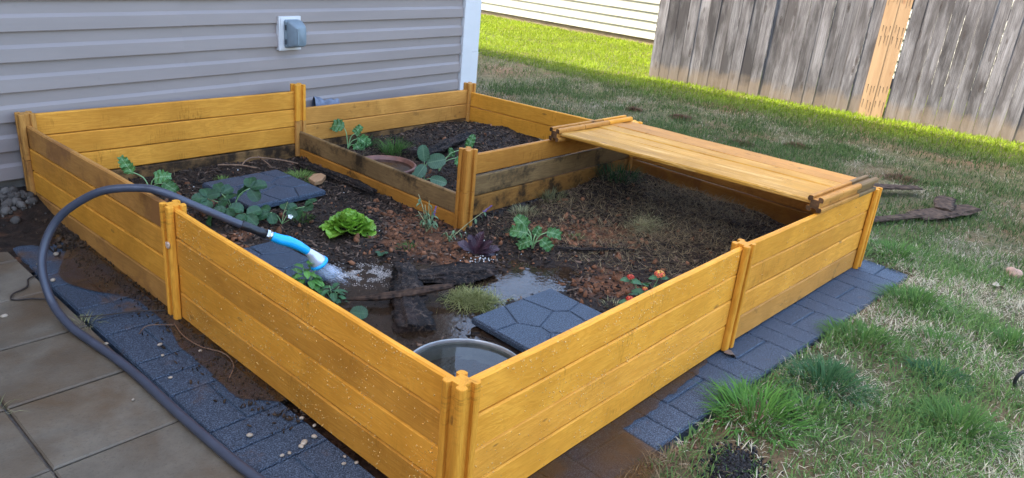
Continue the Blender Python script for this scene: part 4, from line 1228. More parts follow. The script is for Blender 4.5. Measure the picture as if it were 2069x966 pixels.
stalk(e, [e.location, e.location + IZ * 0.012], 0.0015, 0.0012)
leaf('leaf', e, e.location + IZ * 0.012 - IR * 0.028, IR + IZ * 0.12, IZ - ID * 0.55, 0.060, 0.052, 'round', 'strawberry', 0.3, 0.15, 0.001, 30, 0.14, 8, 18, 7, 77)

# kale seedlings: (right, up, away) of stalk end, then blade direction, length, width
def kale(e, leaves, seed):
    for i, (r_, u_, dd, dr, du, L_, W_, cu) in enumerate(leaves):
        tip = e.location + IR * r_ + IZ * u_ + ID * dd
        stalk(e, [e.location, e.location + (IR * r_ + ID * dd) * 0.35 + IZ * u_ * 0.72, tip], 0.0030, 0.0020)
        leaf('leaf', e, tip - (IR * dr + IZ * du).normalized() * 0.01, IR * dr + IZ * du - ID * 0.1, IZ * 0.55 - ID * 0.8, L_, W_, 'kale', 'kale', cu, 0.15, 0.007, 26, 0.12, 13, 24, 9, seed + i)
e = plant('kale_seedling', 'leggy kale seedling in the back left cell beside the left boards', 0.375, 2.255, 0, 'kale')
kale(e, [(-0.075, 0.075, 0.0, -0.55, 0.9, 0.085, 0.05, 0.25), (0.02, 0.055, 0.01, 0.55, 0.25, 0.075, 0.055, 0.8), (0.075, 0.045, -0.02, 0.7, -0.35, 0.07, 0.055, 0.6), (0.035, 0.02, -0.03, 0.8, -0.1, 0.05, 0.04, 0.5)], 100)
e = plant('kale_seedling', 'kale seedling by the dark inner board of the back cell', 1.460, 2.345, 0, 'kale')
kale(e, [(-0.030, 0.120, 0.0, -0.75, 0.12, 0.085, 0.065, 1.0), (0.04, 0.09, 0.0, 0.3, 0.6, 0.06, 0.05, 0.8), (0.055, 0.06, 0.01, 0.75, -0.35, 0.09, 0.065, 0.9), (0.05, 0.035, -0.03, 0.6, -0.7, 0.07, 0.055, 0.6)], 120)
e = plant('kale_seedling', 'kale seedling with a long leaning stalk behind the inner corner post', 1.605, 1.79, 0, 'kale')
kale(e, [(0.135, 0.125, 0.03, 0.25, 0.95, 0.085, 0.045, 0.5), (0.09, 0.075, 0.02, 0.5, -0.5, 0.09, 0.07, 0.9), (0.06, 0.085, 0.02, -0.3, 0.8, 0.05, 0.03, 0.3), (-0.01, 0.05, 0.0, -0.5, 0.5, 0.035, 0.03, 0.5)], 140)
e = plant('kale_seedling', 'drooping bright kale seedling right of the red lettuce', 1.262, 0.868, 0, 'kale')
kale(e, [(-0.030, 0.070, 0.0, -0.95, 0.25, 0.085, 0.055, 1.1), (-0.035, 0.085, 0.03, -0.6, 0.75, 0.07, 0.05, 1.0), (0.055, 0.082, 0.0, 0.95, 0.05, 0.085, 0.045, 1.35), (0.035, 0.052, -0.02, 0.85, -0.55, 0.075, 0.05, 0.8), (-0.015, 0.045, -0.02, -0.85, -0.35, 0.07, 0.05, 0.8), (0.008, 0.065, 0.01, 0.2, 0.6, 0.045, 0.035, 0.8)], 160)

# salvia / lavender
def salvia(e, stems, seed):
    rr = random.Random(seed)
    for i, (r_, u_, dd, fl_) in enumerate(stems):
        tip = e.location + IR * r_ + IZ * u_ + ID * dd
        pts = [e.location + IR * rr.uniform(-0.015, 0.015), e.location + (tip - e.location) * 0.5 + IZ * 0.01, tip]
        stalk(e, pts, 0.0020, 0.0012, 'dry_stem')
        for k in range(7):
            t = 0.25 + 0.1 * k
            b_ = e.location + (tip - e.location) * t + IZ * 0.006
            an = rr.uniform(0, 6.28)
            leaf('leaf', e, b_, IR * math.cos(an) + ID * math.sin(an) + IZ * rr.uniform(-0.9, 0.1), IZ, rr.uniform(0.022, 0.036), 0.012, 'lance', 'sage', 0.8, 0.2, 0.0008, 20, 0, 9, 6, 5, seed * 31 + i * 9 + k)
        if fl_:
            m = MB(); ax_ = (tip - e.location).normalized()
            for k in range(16):
                p = tip - e.location - ax_ * (0.028 - 0.0026 * k); an = k * 2.4
                o_ = Vector((math.cos(an), math.sin(an), 0.2)) * (0.0045 * (1.2 - k / 20))
                m.tube([p, p + o_ * 0.7, p + o_ * 1.5], [0.001, 0.0026, 0.0012], 5)
            m.build('flower_spike', MAT['purple'], e)
e = plant('salvia_plant', 'straggly salvia plant with purple tips left of the inner corner post', 1.02, 1.215, 0, 'salvia')
salvia(e, [(-0.050, 0.150, 0.02, False), (-0.020, 0.115, 0.0, False), (0.020, 0.095, 0.02, True), (-0.045, 0.085, 0.0, False), (0.03, 0.06, -0.02, False), (-0.005, 0.13, 0.01, False)], 3)
e = plant('salvia_plant', 'salvia stem with a purple flower leaning across the inner corner post', 1.055, 1.130, 0, 'salvia')
salvia(e, [(0.150, 0.165, -0.01, True), (0.02, 0.05, 0.01, False), (-0.015, 0.045, -0.01, False)], 8)

# bushy mint-like plant
def bush(e, nl, wr, hr, L_, W_, mk, seed, kind='ovate', ser=0.12):
    rr = random.Random(seed)
    for s in range(5):
        an = s * 1.3; tip = e.location + Vector((math.cos(an), math.sin(an), 0)) * wr * 0.55 + IZ * hr * rr.uniform(0.7, 1.0)
        stalk(e, [e.location, e.location + (tip - e.location) * 0.5 + IZ * 0.01, tip], 0.002, 0.0012)
    for i in range(nl):
        an = i * 2.39996; u = math.sqrt((i + 0.5) / nl)
        z_ = hr * (1 - 0.75 * u * u) * rr.uniform(0.75, 1.08)
        o_ = Vector((math.cos(an), math.sin(an), 0))
        el = 0.55 - 0.9 * u + rr.uniform(-0.3, 0.3)
        leaf('leaf', e, e.location + o_ * wr * u * 0.62 + IZ * z_, o_ * math.cos(el) + IZ * math.sin(el), IZ + o_ * 0.2, L_ * rr.uniform(0.75, 1.2), W_ * rr.uniform(0.8, 1.15), kind, mk, 0.7, 0.22, 0.001, 24, ser, 8, 10, 5, seed * 57 + i)
e = plant('mint_plant', 'bushy bright green herb behind the left front boards under the nozzle', 0.355, 1.075, 0.012, 'herb')
bush(e, 34, 0.062, 0.115, 0.042, 0.027, 'basil', 5)
e2 = plant('mint_plant', 'dark trailing herb shoot below the bushy herb behind the left front boards', 0.405, 1.00, 0.004, 'herb')
bush(e2, 20, 0.05, 0.06, 0.034, 0.022, 'lantana', 9)

# lantana with red flower heads
e = plant('lantana_plant', 'lantana with red and orange flower heads behind the front boards', 1.205, 0.292, 0.0, 'lantana')
bl = e.location
heads = [(-0.065, 0.095, 0.02, 'red', 0.012), (-0.062, 0.030, -0.02, 'red', 0.0135), (0.035, 0.112, 0.03, 'coral', 0.0175), (-0.015, 0.070, -0.01, 'coral', 0.0085)]
rr = random.Random(12)
for i, (r_, u_, dd, mk, hr_) in enumerate(heads):
    tip = bl + IR * r_ + IZ * u_ + ID * dd
    stalk(e, [bl, bl + (IR * r_ + ID * dd) * 0.6 + IZ * u_ * 0.6, tip], 0.0018, 0.0014)
    m = MB(); m2 = MB()
    for k in range(26):
        f = (k + 0.5) / 26; ph = k * 2.39996; st = math.sqrt(1 - (1 - f * 1.15) ** 2) if f < 0.87 else 1
        n_ = Vector((st * math.cos(ph), st * math.sin(ph), 1 - f * 1.15)).normalized()
        c_ = tip - e.location + Vector((n_.x, n_.y, n_.z * 0.7)) * hr_
        tgt = m2 if (k < 7 or rr.random() < 0.15) else m
        q = IZ.rotation_difference(n_)
        for pet in range(4):
            a_ = pet * math.pi / 2 + k
            pv = [c_ + q @ Vector((0, 0, 0)), c_ + q @ (Vector((math.cos(a_ - 0.6), math.sin(a_ - 0.6), 0.15)) * hr_ * 0.25), c_ + q @ (Vector((math.cos(a_), math.sin(a_), 0.25)) * hr_ * 0.34), c_ + q @ (Vector((math.cos(a_ + 0.6), math.sin(a_ + 0.6), 0.15)) * hr_ * 0.25)]
            tgt.add(pv, [(0, 1, 2, 3)])
    m.build('flower_head', MAT[mk], e)
    if m2.v: m2.build('florets', MAT['yellow'] if mk == 'coral' else MAT['coral'], e)
    for k in range(2):
        leaf('leaf', e, tip - IZ * 0.012, IR * (1 if k else -1) + IZ * rr.uniform(-0.2, 0.4) - ID * 0.2, IZ - ID * 0.4, rr.uniform(0.032, 0.05), 0.024, 'ovate', 'lantana', 0.5, 0.2, 0.001, 20, 0.08, 8, 9, 5, 300 + i * 2 + k)
for k in range(22):
    an = k * 2.4; u_ = rr.uniform(0.01, 0.085)
    o_ = Vector((math.cos(an), math.sin(an), 0))
    leaf('leaf', e, bl + o_ * rr.uniform(0.005, 0.045) + IZ * u_ + IR * 0.012, o_ + IZ * rr.uniform(-0.3, 0.4), IZ, rr.uniform(0.03, 0.048), 0.024, 'ovate', 'lantana', 0.6, 0.2, 0.001, 20, 0.08, 8, 9, 5, 340 + k)
e = plant('seedling', 'tiny two-leaved seedling on the dark soil right of the foam', 0.74, 1.165, 0, 'seedling')
for k in range(3):
    a_ = k * 2.1 + 2.6
    leaf('leaf', e, e.location + IZ * 0.006, IR * math.cos(a_) + ID * math.sin(a_) + IZ * 0.4, IZ, 0.028, 0.022, 'round', 'strawberry', 0.4, 0.15, 0.001, 20, 0.1, 8, 10, 5, 400 + k)

# ================================================================== BARK, TIMBER AND SMALL THINGS IN THE BED
def bark(name, label, p0, p1, w, h, seed, mk='bark', taper=(0.7, 1.0, 0.6), twist=0.0, cat='bark', group=None, parent=None, ridge=0.2):
    rs = np.random.default_rng(seed)
    p0, p1 = Vector(p0), Vector(p1)
    L = (p1 - p0).length; ax = (p1 - p0).normalized(); sd = IZ.cross(ax).normalized(); upv = ax.cross(sd)
    nu, nv = 60, 30
    lob = rs.uniform(0.68, 1.12, nv); ph = rs.uniform(0, 60)
    V = []
    for i in range(nu + 1):
        t = i / nu
        tp = taper[0] * (1 - t) * (1 - t) + 2 * taper[1] * t * (1 - t) * 1.0 + taper[2] * t * t + 0.5 * taper[1] * t * (1 - t)
        for k in range(nv):
            a = 2 * math.pi * k / nv + twist * t
            ca, sa = math.cos(a), math.sin(a)
            r = (abs(ca) ** 3 + abs(sa) ** 3) ** (-1 / 3)
            nz = float(fbm(np.array(ph + k * 0.9), np.array(t * L * 16 + ph), 0.55, 3)) - 0.5
            nf = float(vnoise(ph + k * 2.1, t * L * 70)) - 0.5
            r = r ** 0.5 * lob[k] * tp * (1 + ridge * 4.2 * nz + ridge * 1.5 * nf)
            jag = 0.02 * (float(vnoise(k * 1.7 + ph, 4.2 if t < 0.5 else 9.9)) - 0.5) * (1 if t in (0, 1) else 0)
            V.append(ax * (t * L + jag) + sd * (ca * r * w / 2) + upv * (sa * r * h / 2) + sd * 0.01 * math.sin(t * 4 + seed))
    F = []
    for i in range(nu):
        for k in range(nv):
            a_, b_, c_, d_ = i * nv + k, i * nv + (k + 1) % nv, (i + 1) * nv + (k + 1) % nv, (i + 1) * nv + k
            F += [(a_, b_, c_), (a_, c_, d_)]
    n0 = len(V); V += [Vector((0, 0, 0)), ax * L]
    for k in range(nv):
        F += [(n0, (k + 1) % nv, k), (n0 + 1, nu * nv + k, nu * nv + (k + 1) % nv)]
    o = link(name, tri_mesh(name, [tuple(v) for v in V], F), MAT[mk], parent)
    o.location = p0
    if parent is None: tag(o, label, cat, group)
    return o
bark('bark_chunk', 'thick dark bark chunk standing end-on toward the basin in the flood', (0.480, 0.655, 0.024), (0.715, 1.030, 0.052), 0.118, 0.052, 1, taper=(1.0, 0.75, 0.5), group='bark chunks in the flooded soil')
bark('bark_chunk', 'wide flat slab of dark ridged bark beside the blue puddle', (0.690, 0.945, 0.036), (0.990, 0.835, 0.040), 0.145, 0.042, 2, taper=(0.35, 0.95, 0.65), group='bark chunks in the flooded soil')
bark('bark_chunk', 'long pointed splinter of bark lying across the thick chunk', (0.405, 0.940, 0.040), (0.715, 0.752, 0.072), 0.052, 0.036, 3, 'split_wood', taper=(0.12, 0.95, 0.45), group='bark chunks in the flooded soil', ridge=0.12)
bark('bark_strip', 'thin curved black bark strip on the clay at the right', (1.340, 0.800, 0.048), (1.560, 0.575, 0.056), 0.026, 0.016, 4, taper=(0.3, 0.9, 0.3))
bark('charred_log', 'black charred log lying in the back cell', (1.62, 1.975, 0.080), (2.12, 2.08, 0.115), 0.095, 0.055, 5, taper=(0.6, 0.95, 0.5), cat='log')
bark('charred_log', 'short black stub of wood beside the grass tuft in the back cell', (1.60, 2.07, 0.07), (1.70, 2.0, 0.085), 0.05, 0.06, 15, taper=(0.7, 0.95, 0.7), cat='log')
bark('rotten_timber', 'rotten black timber lying along the foot of the inner board', (1.125, 2.27, 0.034), (1.165, 1.745, 0.034), 0.062, 0.050, 6, taper=(0.8, 0.85, 0.7), cat='timber', ridge=0.12)
ch = MB().prism([(-0.045, -0.02), (-0.01, -0.034), (0.04, -0.022), (0.046, 0.006), (0.02, 0.032), (-0.03, 0.026)], -0.008, 0.012, 0.003).build('wood_chip', MAT['chip'])
ch.location = (1.030, 2.0, 0.052); ch.rotation_euler = (R(6), R(-9), R(20)); tag(ch, 'pale broken wood chip right of the back stepping stone', 'wood chip')
tw = MB(); 
tw.tube(catmull([(0.73, 2.35, 0.075), (0.82, 2.32, 0.068), (0.88, 2.27, 0.058)], 6), 0.0035, 6); tw.tube(catmull([(0.83, 2.315, 0.068), (0.90, 2.34, 0.088), (1.00, 2.26, 0.082), (1.06, 2.20, 0.07)], 6), 0.0032, 6); tw.tube(catmull([(0.93, 2.34, 0.09), (0.95, 2.29, 0.065), (0.955, 2.26, 0.05)], 5), 0.0028, 6)
tag(tw.build('twig', MAT['twig']), 'forked brown twig on the soil by the back boards', 'twig')
cl_ = MB()
for i in range(8):
    x = 1.40 + 0.022 * i
    for j in range(5):
        cl_.v.append((x, 2.545 + 0.012 * j + WALL_M * 0.0, 0.255 + 0.035 * math.sin(j / 4 * math.pi) * (1.0 if i < 3 else 0.45) + random.uniform(-0.008, 0.008) - (0.03 if j in (0, 4) else 0)))
cl_.f = [(i * 5 + j, (i + 1) * 5 + j, (i + 1) * 5 + j + 1, i * 5 + j + 1) for i in range(7) for j in range(4)]
tag(cl_.build('weed_fabric', MAT['cloth'], None, True), 'crumpled grey fabric scrap between the back boards and the siding', 'fabric')
dl = plant('dead_leaf', 'curled brown leaf at the foot of the front middle post', 1.19, -0.045, 0, 'leaf'); dl.location.z = 0.004
leaf('leaf_blade', dl, dl.location - IR * 0.02, IR + IZ * 0.2, IZ, 0.05, 0.028, 'ovate', 'red_lettuce', 1.0, 0.5, 0.002, 12, 0, 9, 8, 5, 1).data.materials[0] = MAT['dead_leaf']

# ---- loose soil cover
def pick(n, f, x0=0.03, x1=2 * U - 0.03, y0=0.03, y1=2 * U - 0.03):
    xs_, ys_ = [], []
    tot = 0
    while tot < n:
        x = RNG.uniform(x0, x1, n * 3); y = RNG.uniform(y0, y1, n * 3)
        k = RNG.random(n * 3) < f(x, y)
        xs_.append(x[k]); ys_.append(y[k]); tot += k.sum()
    return np.concatenate(xs_)[:n], np.concatenate(ys_)[:n]
def free(x, y):                                    # not on stones, basin, saucer
    m = np.ones_like(x)
    for cx, cy, s in ((0.765, 2.01, 0.20), (0.315, 1.30, 0.20), (0.815, 0.385, 0.20)):
        m *= (np.maximum(abs(x - cx), abs(y - cy)) > s)
    m *= (np.hypot(x - 0.385, y - 0.352) > 0.175); m *= (np.hypot(x - 1.375, y - 1.935) > 0.16)
    return m
def rots(n): return (RNG.uniform(0, 6.28, n), RNG.uniform(0, 6.28, n), RNG.uniform(0, 6.28, n))
x, y = pick(16000, lambda x, y: free(x, y) * (1 - 0.9 * np.clip(wet(x, y), 0, 1)) * (1 - 0.75 * clay(x, y)))
n = len(x); s = 0.0016 + 0.0058 * RNG.random(n) ** 3.5
g = RNG.random((n, 1)) ** 1.5
scatter('dark_clods', ICO_V, ICO_T, np.c_[x, y, soil_h(x, y) + s * 0.3], np.c_[s * RNG.uniform(0.8, 1.6, n), s, s * 0.8], rots(n), np.array([[0.012, 0.009, 0.007]]) + g * np.array([[0.060, 0.035, 0.021]]), MAT['bits'], 0.3, None, 'loose dark crumbs of soil covering the bed', 'soil crumbs')
x, y = pick(3000, lambda x, y: free(x, y) * (1 - np.clip(wet(x, y), 0, 1)) * np.clip(0.04 + 1.1 * clay(x, y) * (0.4 + fbm(x, y, 12.0, 2)), 0, 1))
n = len(x); s = 0.0016 + 0.013 * RNG.random(n) ** 6
g = RNG.random((n, 1))
scatter('clay_clods', ICO_V, ICO_T, np.c_[x, y, soil_h(x, y) + s * 0.25], np.c_[s * RNG.uniform(0.8, 1.7, n), s * RNG.uniform(0.7, 1.2, n), s * RNG.uniform(0.5, 0.9, n)], rots(n), np.array([[0.075, 0.031, 0.015]]) + g * np.array([[0.18, 0.080, 0.039]]), MAT['bits'], 0.42, None, 'red clay clods lying on the soil of the bed', 'clay clods')
x, y = pick(9000, lambda x, y: free(x, y) * (1 - 0.93 * np.clip(wet(x, y), 0, 1)) * (0.5 + 0.5 * fbm(x, y, 5.0, 2)))
n = len(x); s = RNG.uniform(0.004, 0.017, n)
g = RNG.random((n, 1)) ** 2
BOXV = np.array([(-1, -1, -1), (1, -1, -1), (1, 1, -1), (-1, 1, -1), (-.8, -.7, 1), (.8, -.7, 1), (.7, .8, 1), (-.9, .6, 1)], float)
BOXT = np.array([(0, 2, 1), (0, 3, 2), (4, 5, 6), (4, 6, 7), (0, 1, 5), (0, 5, 4), (1, 2, 6), (1, 6, 5), (2, 3, 7), (2, 7, 6), (3, 0, 4), (3, 4, 7)])
scatter('mulch', BOXV, BOXT, np.c_[x, y, soil_h(x, y) + 0.002], np.c_[s, s * RNG.uniform(0.12, 0.35, n), s * 0.12], (RNG.normal(0, .3, n), RNG.normal(0, .25, n), RNG.uniform(0, 6.28, n)), np.array([[0.013, 0.010, 0.008]]) + g * np.array([[0.16, 0.10, 0.065]]), MAT['bits'], 0.2, None, 'shredded dark mulch strewn over the bed soil', 'mulch')
n = 130
x = np.r_[RNG.normal(1.035, 0.035, 70), RNG.uniform(0.1, 2.2, 60)]; y = np.r_[RNG.normal(0.935, 0.028, 70), RNG.uniform(0.5, 2.3, 60)]
s = RNG.uniform(0.0012, 0.0034, n)
scatter('perlite', ICO_V, ICO_T, np.c_[x, y, soil_h(x, y) + s], np.c_[s, s, s], rots(n), np.tile([[0.62, 0.60, 0.55]], (n, 1)), MAT['bits'], 0.25, None, 'white perlite grains on the soil around the red lettuce', 'perlite')

# ---- blades: straw, grass
def blades(P, H, Wd, az, lean, bend, C, z_off=0.0):
    """three-triangle blades; lean and bend in radians-like fractions of the height"""
    n = len(P)
    dx, dy = np.cos(az), np.sin(az)
    side = np.c_[-dy, dx, np.zeros(n)] * Wd[:, None] * 0.5
    up = np.c_[np.zeros(n), np.zeros(n), np.ones(n)]
    out = np.c_[dx, dy, np.zeros(n)]
    mid = P + up * (H * 0.58 * np.cos(lean))[:, None] + out * (H * 0.58 * np.sin(lean))[:, None]
    l2 = lean + bend
    tip = mid + up * (H * 0.42 * np.cos(l2))[:, None] + out * (H * 0.42 * np.sin(l2))[:, None]
    V = np.stack([P - side, P + side, mid - side * 0.75, mid + side * 0.75, tip], 1)
    T = np.array([(0, 1, 3), (0, 3, 2), (2, 3, 4)])[None] + (np.arange(n) * 5)[:, None, None]
    return V.reshape(-1, 3), T.reshape(-1, 3), np.repeat(C, 5, 0)
def blade_obj(name, parts, label, cat, kind='stuff', parent=None):
    Vs, Ts, Cs = [], [], []; k = 0
    for V, T, C in parts:
        Vs.append(V); Ts.append(T + k); Cs.append(C); k += len(V)
    V = np.concatenate(Vs)
    loc = None
    o = link(name, tri_mesh(name, V, np.concatenate(Ts), np.concatenate(Cs)), MAT['blade'], parent)
    return tag(o, label, cat, None, kind)
def hay(n, f, zf, Lr=(0.02, 0.06), x0=U, x1=2 * U - 0.03, y0=0.03, y1=U - 0.02, pal=((0.11, 0.075, 0.042), (0.42, 0.31, 0.16))):
    x, y = pick(n, f, x0, x1, y0, y1)
    L_ = RNG.uniform(*Lr, n); t = RNG.random((n, 1)) ** 1.6
    C = np.array([pal[0]]) * (1 - t) + np.array([pal[1]]) * t
    return blades(np.c_[x, y, zf(x, y)], L_, RNG.uniform(0.0008, 0.002, n), RNG.uniform(0, 6.28, n), RNG.uniform(1.0, 1.75, n), RNG.uniform(-0.6, 0.5, n), C)
hm = lambda x, y: np.clip(0.9 * blob(x, y, 1.85, 0.50, 0.33, 0.25) + blob(x, y, 2.15, 0.75, 0.36, 0.36) + 0.5 * blob(x, y, 1.65, 1.05, 0.35, 0.14) + 0.3 * blob(x, y, 1.5, 0.75, 0.25, 0.25), 0, 1)
hz = lambda x, y: soil_h(x, y) + 0.030 * RNG.random(len(x)) * hm(x, y)
blade_obj('hay', [hay(13000, hm, hz), hay(700, lambda x, y: blob(x, y, 1.80, 0.69, 0.07, 0.05), lambda x, y: soil_h(x, y) + 0.035 * RNG.random(len(x)), pal=((0.2, 0.18, 0.08), (0.55, 0.50, 0.26))),
                  hay(2600, lambda x, y: 0.15 + 0.85 * blob(x, y, 1.45, 2.1, 0.15, 0.15), lambda x, y: soil_h(x, y) + 0.012 * RNG.random(len(x)), (0.015, 0.045), U + .03, 2 * U - .03, U + .03, 2 * U - .03, ((0.05, 0.038, 0.024), (0.26, 0.19, 0.10))),
                  hay(1500, lambda x, y: free(x, y) * (1 - np.clip(wet(x, y), 0, 1)) * 0.6, lambda x, y: soil_h(x, y) + 0.004, (0.012, 0.04), 0.03, U, 0.4, 2 * U - .05, ((0.06, 0.04, 0.025), (0.30, 0.22, 0.12)))],
          'dried hay and straw strewn over the soil', 'hay')
def tuft(name, label, cx, cy, z, n, r, h, pal, cat='grass', w=0.0022, lean=(0.1, 0.9), group=None):
    u = np.sqrt(RNG.random(n)); an = RNG.uniform(0, 6.28, n)
    x = r * 0.55 * u * np.cos(an); y = r * 0.55 * u * np.sin(an)
    az = an + RNG.normal(0, 0.5, n)
    H = h * RNG.uniform(0.55, 1.1, n); t = RNG.random((n, 1))
    C = np.array([pal[0]]) * (1 - t) + np.array([pal[1]]) * t
    V, T, C = blades(np.c_[x, y, np.zeros(n)], H, np.full(n, w) * RNG.uniform(0.7, 1.3, n), az, lean[0] + (lean[1] - lean[0]) * u, RNG.uniform(0.2, 0.9, n), C)
    o = link(name, tri_mesh(name, V, T, C), MAT['blade'])
    o.location = (cx, cy, z)
    return tag(o, label, cat, group)
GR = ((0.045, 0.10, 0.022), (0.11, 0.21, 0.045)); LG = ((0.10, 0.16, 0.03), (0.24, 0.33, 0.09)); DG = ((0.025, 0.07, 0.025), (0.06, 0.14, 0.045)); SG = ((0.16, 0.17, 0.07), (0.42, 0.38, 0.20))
TG = 'grass tufts growing in the bed'
tuft('grass_tuft', 'tall grass tuft in the back cell behind the saucer', 1.60, 2.14, gz_at(1.60, 2.14), 260, 0.10, 0.115, GR, group=TG)
tuft('grass_tuft', 'low dark grass tuft against the boards of the back cell', 1.53, 2.30, gz_at(1.53, 2.30), 120, 0.08, 0.08, DG, group=TG)
tuft('grass_tuft', 'flattened green grass between the back stepping stone and the wood chip', 1.00, 2.10, gz_at(1.0, 2.10), 320, 0.13, 0.065, LG, lean=(0.6, 1.5), group=TG)
tuft('grass_tuft', 'tiny grass tuft by the back edge of the rear stepping stone', 0.70, 2.24, gz_at(0.7, 2.24), 80, 0.05, 0.035, LG, group=TG)
n = 1100
u_ = RNG.normal(0, 0.40, n); v_ = RNG.normal(0, 0.40, n); rr2 = u_ * u_ + v_ * v_
t = RNG.random((n, 1))
V, T, C = blades(np.c_[u_ * 0.085 * 1.3, v_ * 0.085, 0.034 * np.exp(-rr2 * 1.6) * RNG.uniform(0.4, 1.0, n)], RNG.uniform(0.025, 0.07, n), RNG.uniform(0.0014, 0.0028, n), RNG.uniform(0, 6.28, n), RNG.uniform(0.9, 1.75, n), RNG.uniform(-0.5, 0.9, n), np.array([[0.10, 0.12, 0.028]]) * (1 - t) + np.array([[0.36, 0.34, 0.13]]) * t)
o = link('grass_cuttings', tri_mesh('grass_cuttings', V, T, C), MAT['blade']); o.location = (0.755, 0.690, gz_at(0.755, 0.69) + 0.004); o.rotation_euler = (0, 0, -0.86)
tag(o, 'heap of yellow green grass cuttings beside the blue puddle', 'grass cuttings')
tuft('grass_tuft', 'dark grass tuft behind the drooping kale', 1.30, 0.955, gz_at(1.30, 0.955), 140, 0.08, 0.06, DG, group=TG)
tuft('grass_tuft', 'small green grass tuft on the clay under the lid', 1.50, 0.83, gz_at(1.5, 0.83), 70, 0.05, 0.03, GR, group=TG)
tuft('grass_tuft', 'dry olive grass tuft at the foot of the inner right boards', 1.72, 1.14, gz_at(1.72, 1.14), 170, 0.11, 0.085, ((0.06, 0.07, 0.03), (0.22, 0.20, 0.09)), group=TG)
tuft('grass_tuft', 'pale dry grass tuft just right of the inner corner post', 1.50, 1.13, gz_at(1.5, 1.13), 150, 0.10, 0.05, SG, group=TG)
tuft('grass_tuft', 'weed tuft on the dark soil left of the lettuce foot', 0.70, 1.62, gz_at(0.70, 1.62), 80, 0.07, 0.04, GR, group=TG)
tuft('grass_tuft', 'weed tuft below the small strawberry plant', 0.86, 1.16, gz_at(0.86, 1.16), 60, 0.06, 0.035, GR, group=TG)
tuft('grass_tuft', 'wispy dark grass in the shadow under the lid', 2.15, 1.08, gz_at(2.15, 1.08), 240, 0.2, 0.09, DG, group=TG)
tuft('grass_tuft', 'wisp of green weed at the left of the lantana', 1.11, 0.37, gz_at(1.11, 0.37), 50, 0.05, 0.03, SG, group=TG)

# ================================================================== LAWN GRASS
def dist_cam(x, y): return np.hypot(x - CAM.x, y - CAM.y)
def in_lawn(x, y):
    # fence line and house walls bound the lawn; the neighbour's wall ends it
    ok = lawn_mask(x, y) > 0.55
    hx = x; wall_y = 2.513 + WALL_M * x
    ok &= ~((x < 2.72 - 0.17 * np.maximum(0, y - 2.7)) & (y > wall_y - 0.03))
    nbx = 8.172 + (y - 4.722) * (8.01 - 8.172) / (7.813 - 4.722)
    ok &= x < nbx - 0.02
    return ok
def lawn_patch(n, x0, x1, y0, y1, H, Wd, more_dry=0.0):
    x = RNG.uniform(x0, x1, n); y = RNG.uniform(y0, y1, n)
    k = in_lawn(x, y); x, y = x[k], y[k]
    # keep what the photograph's neighbourhood can see: a broad wedge in front of the camera
    a = np.arctan2(y - CAM.y, x - CAM.x)
    k = (a > YAW - 0.85) & (a < YAW + 0.45); x, y = x[k], y[k]
    dens = fbm(x, y, 2.6, 3); dry = fbm(x + 31, y, 3.4, 4)
    thin = 0.35 + 0.65 * sstep(0.36, 0.55, dens)
    thin = np.maximum(thin, sstep(5.0, 5.6, x + 0.17 * y))
    k = RNG.random(len(x)) < thin; x, y, dry, dens = x[k], y[k], dry[k], dens[k]
    m = len(x)
    far = sstep(5.2, 6.2, x + 0.17 * y)  # ramps along the house shadow's edge into the sunlit strip
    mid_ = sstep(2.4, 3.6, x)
    p_dry = np.clip(0.30 + more_dry + 2.4 * (dry - 0.46) - 0.20 * mid_, 0.05, 0.86) * (1 - 0.96 * far)
    isd = RNG.random(m) < p_dry
    t = RNG.random((m, 1))
    green = np.array([[0.040, 0.090, 0.022]]) * (1 - t) + np.array([[0.135, 0.205, 0.055]]) * t
    lush = np.array([[0.110, 0.165, 0.004]]) * (1 - t) + np.array([[0.215, 0.270, 0.016]]) * t  # greener turf beyond the shadow, with sunshine painted into its yellow-green
    green = green * (1 - far[:, None]) + lush * far[:, None]
    green *= (1 + 0.35 * (1 - mid_[:, None])) * (0.75 + 0.5 * dens[:, None]) * (1 - 0.36 * mid_[:, None] * (1 - far[:, None]))  # near greens lifted, mid-lawn greens dimmed: colour offsets uneven skylight
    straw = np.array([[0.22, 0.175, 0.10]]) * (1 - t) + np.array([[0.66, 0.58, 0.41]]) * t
    straw = straw * (1 - 0.42 * mid_[:, None])  # straw dimmed mid-lawn to offset the brighter skylight there
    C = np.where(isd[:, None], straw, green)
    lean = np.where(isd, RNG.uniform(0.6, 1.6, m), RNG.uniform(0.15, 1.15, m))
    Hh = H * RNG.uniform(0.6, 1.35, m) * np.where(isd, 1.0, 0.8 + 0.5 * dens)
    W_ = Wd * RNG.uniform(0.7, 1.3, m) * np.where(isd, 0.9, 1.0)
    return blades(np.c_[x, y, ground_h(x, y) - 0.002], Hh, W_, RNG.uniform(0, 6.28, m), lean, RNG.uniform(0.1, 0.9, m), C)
GRASS_K = 1.0
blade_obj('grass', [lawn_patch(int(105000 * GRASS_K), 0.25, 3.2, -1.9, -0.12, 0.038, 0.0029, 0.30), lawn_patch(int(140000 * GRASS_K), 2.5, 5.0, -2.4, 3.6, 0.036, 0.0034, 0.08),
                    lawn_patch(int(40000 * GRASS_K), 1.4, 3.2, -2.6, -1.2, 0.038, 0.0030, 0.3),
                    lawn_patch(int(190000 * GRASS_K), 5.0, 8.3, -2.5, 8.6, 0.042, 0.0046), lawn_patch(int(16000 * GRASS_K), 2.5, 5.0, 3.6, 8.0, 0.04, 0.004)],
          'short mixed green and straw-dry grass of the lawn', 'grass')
LT = 'grass clumps in the lawn beside the edging mats'
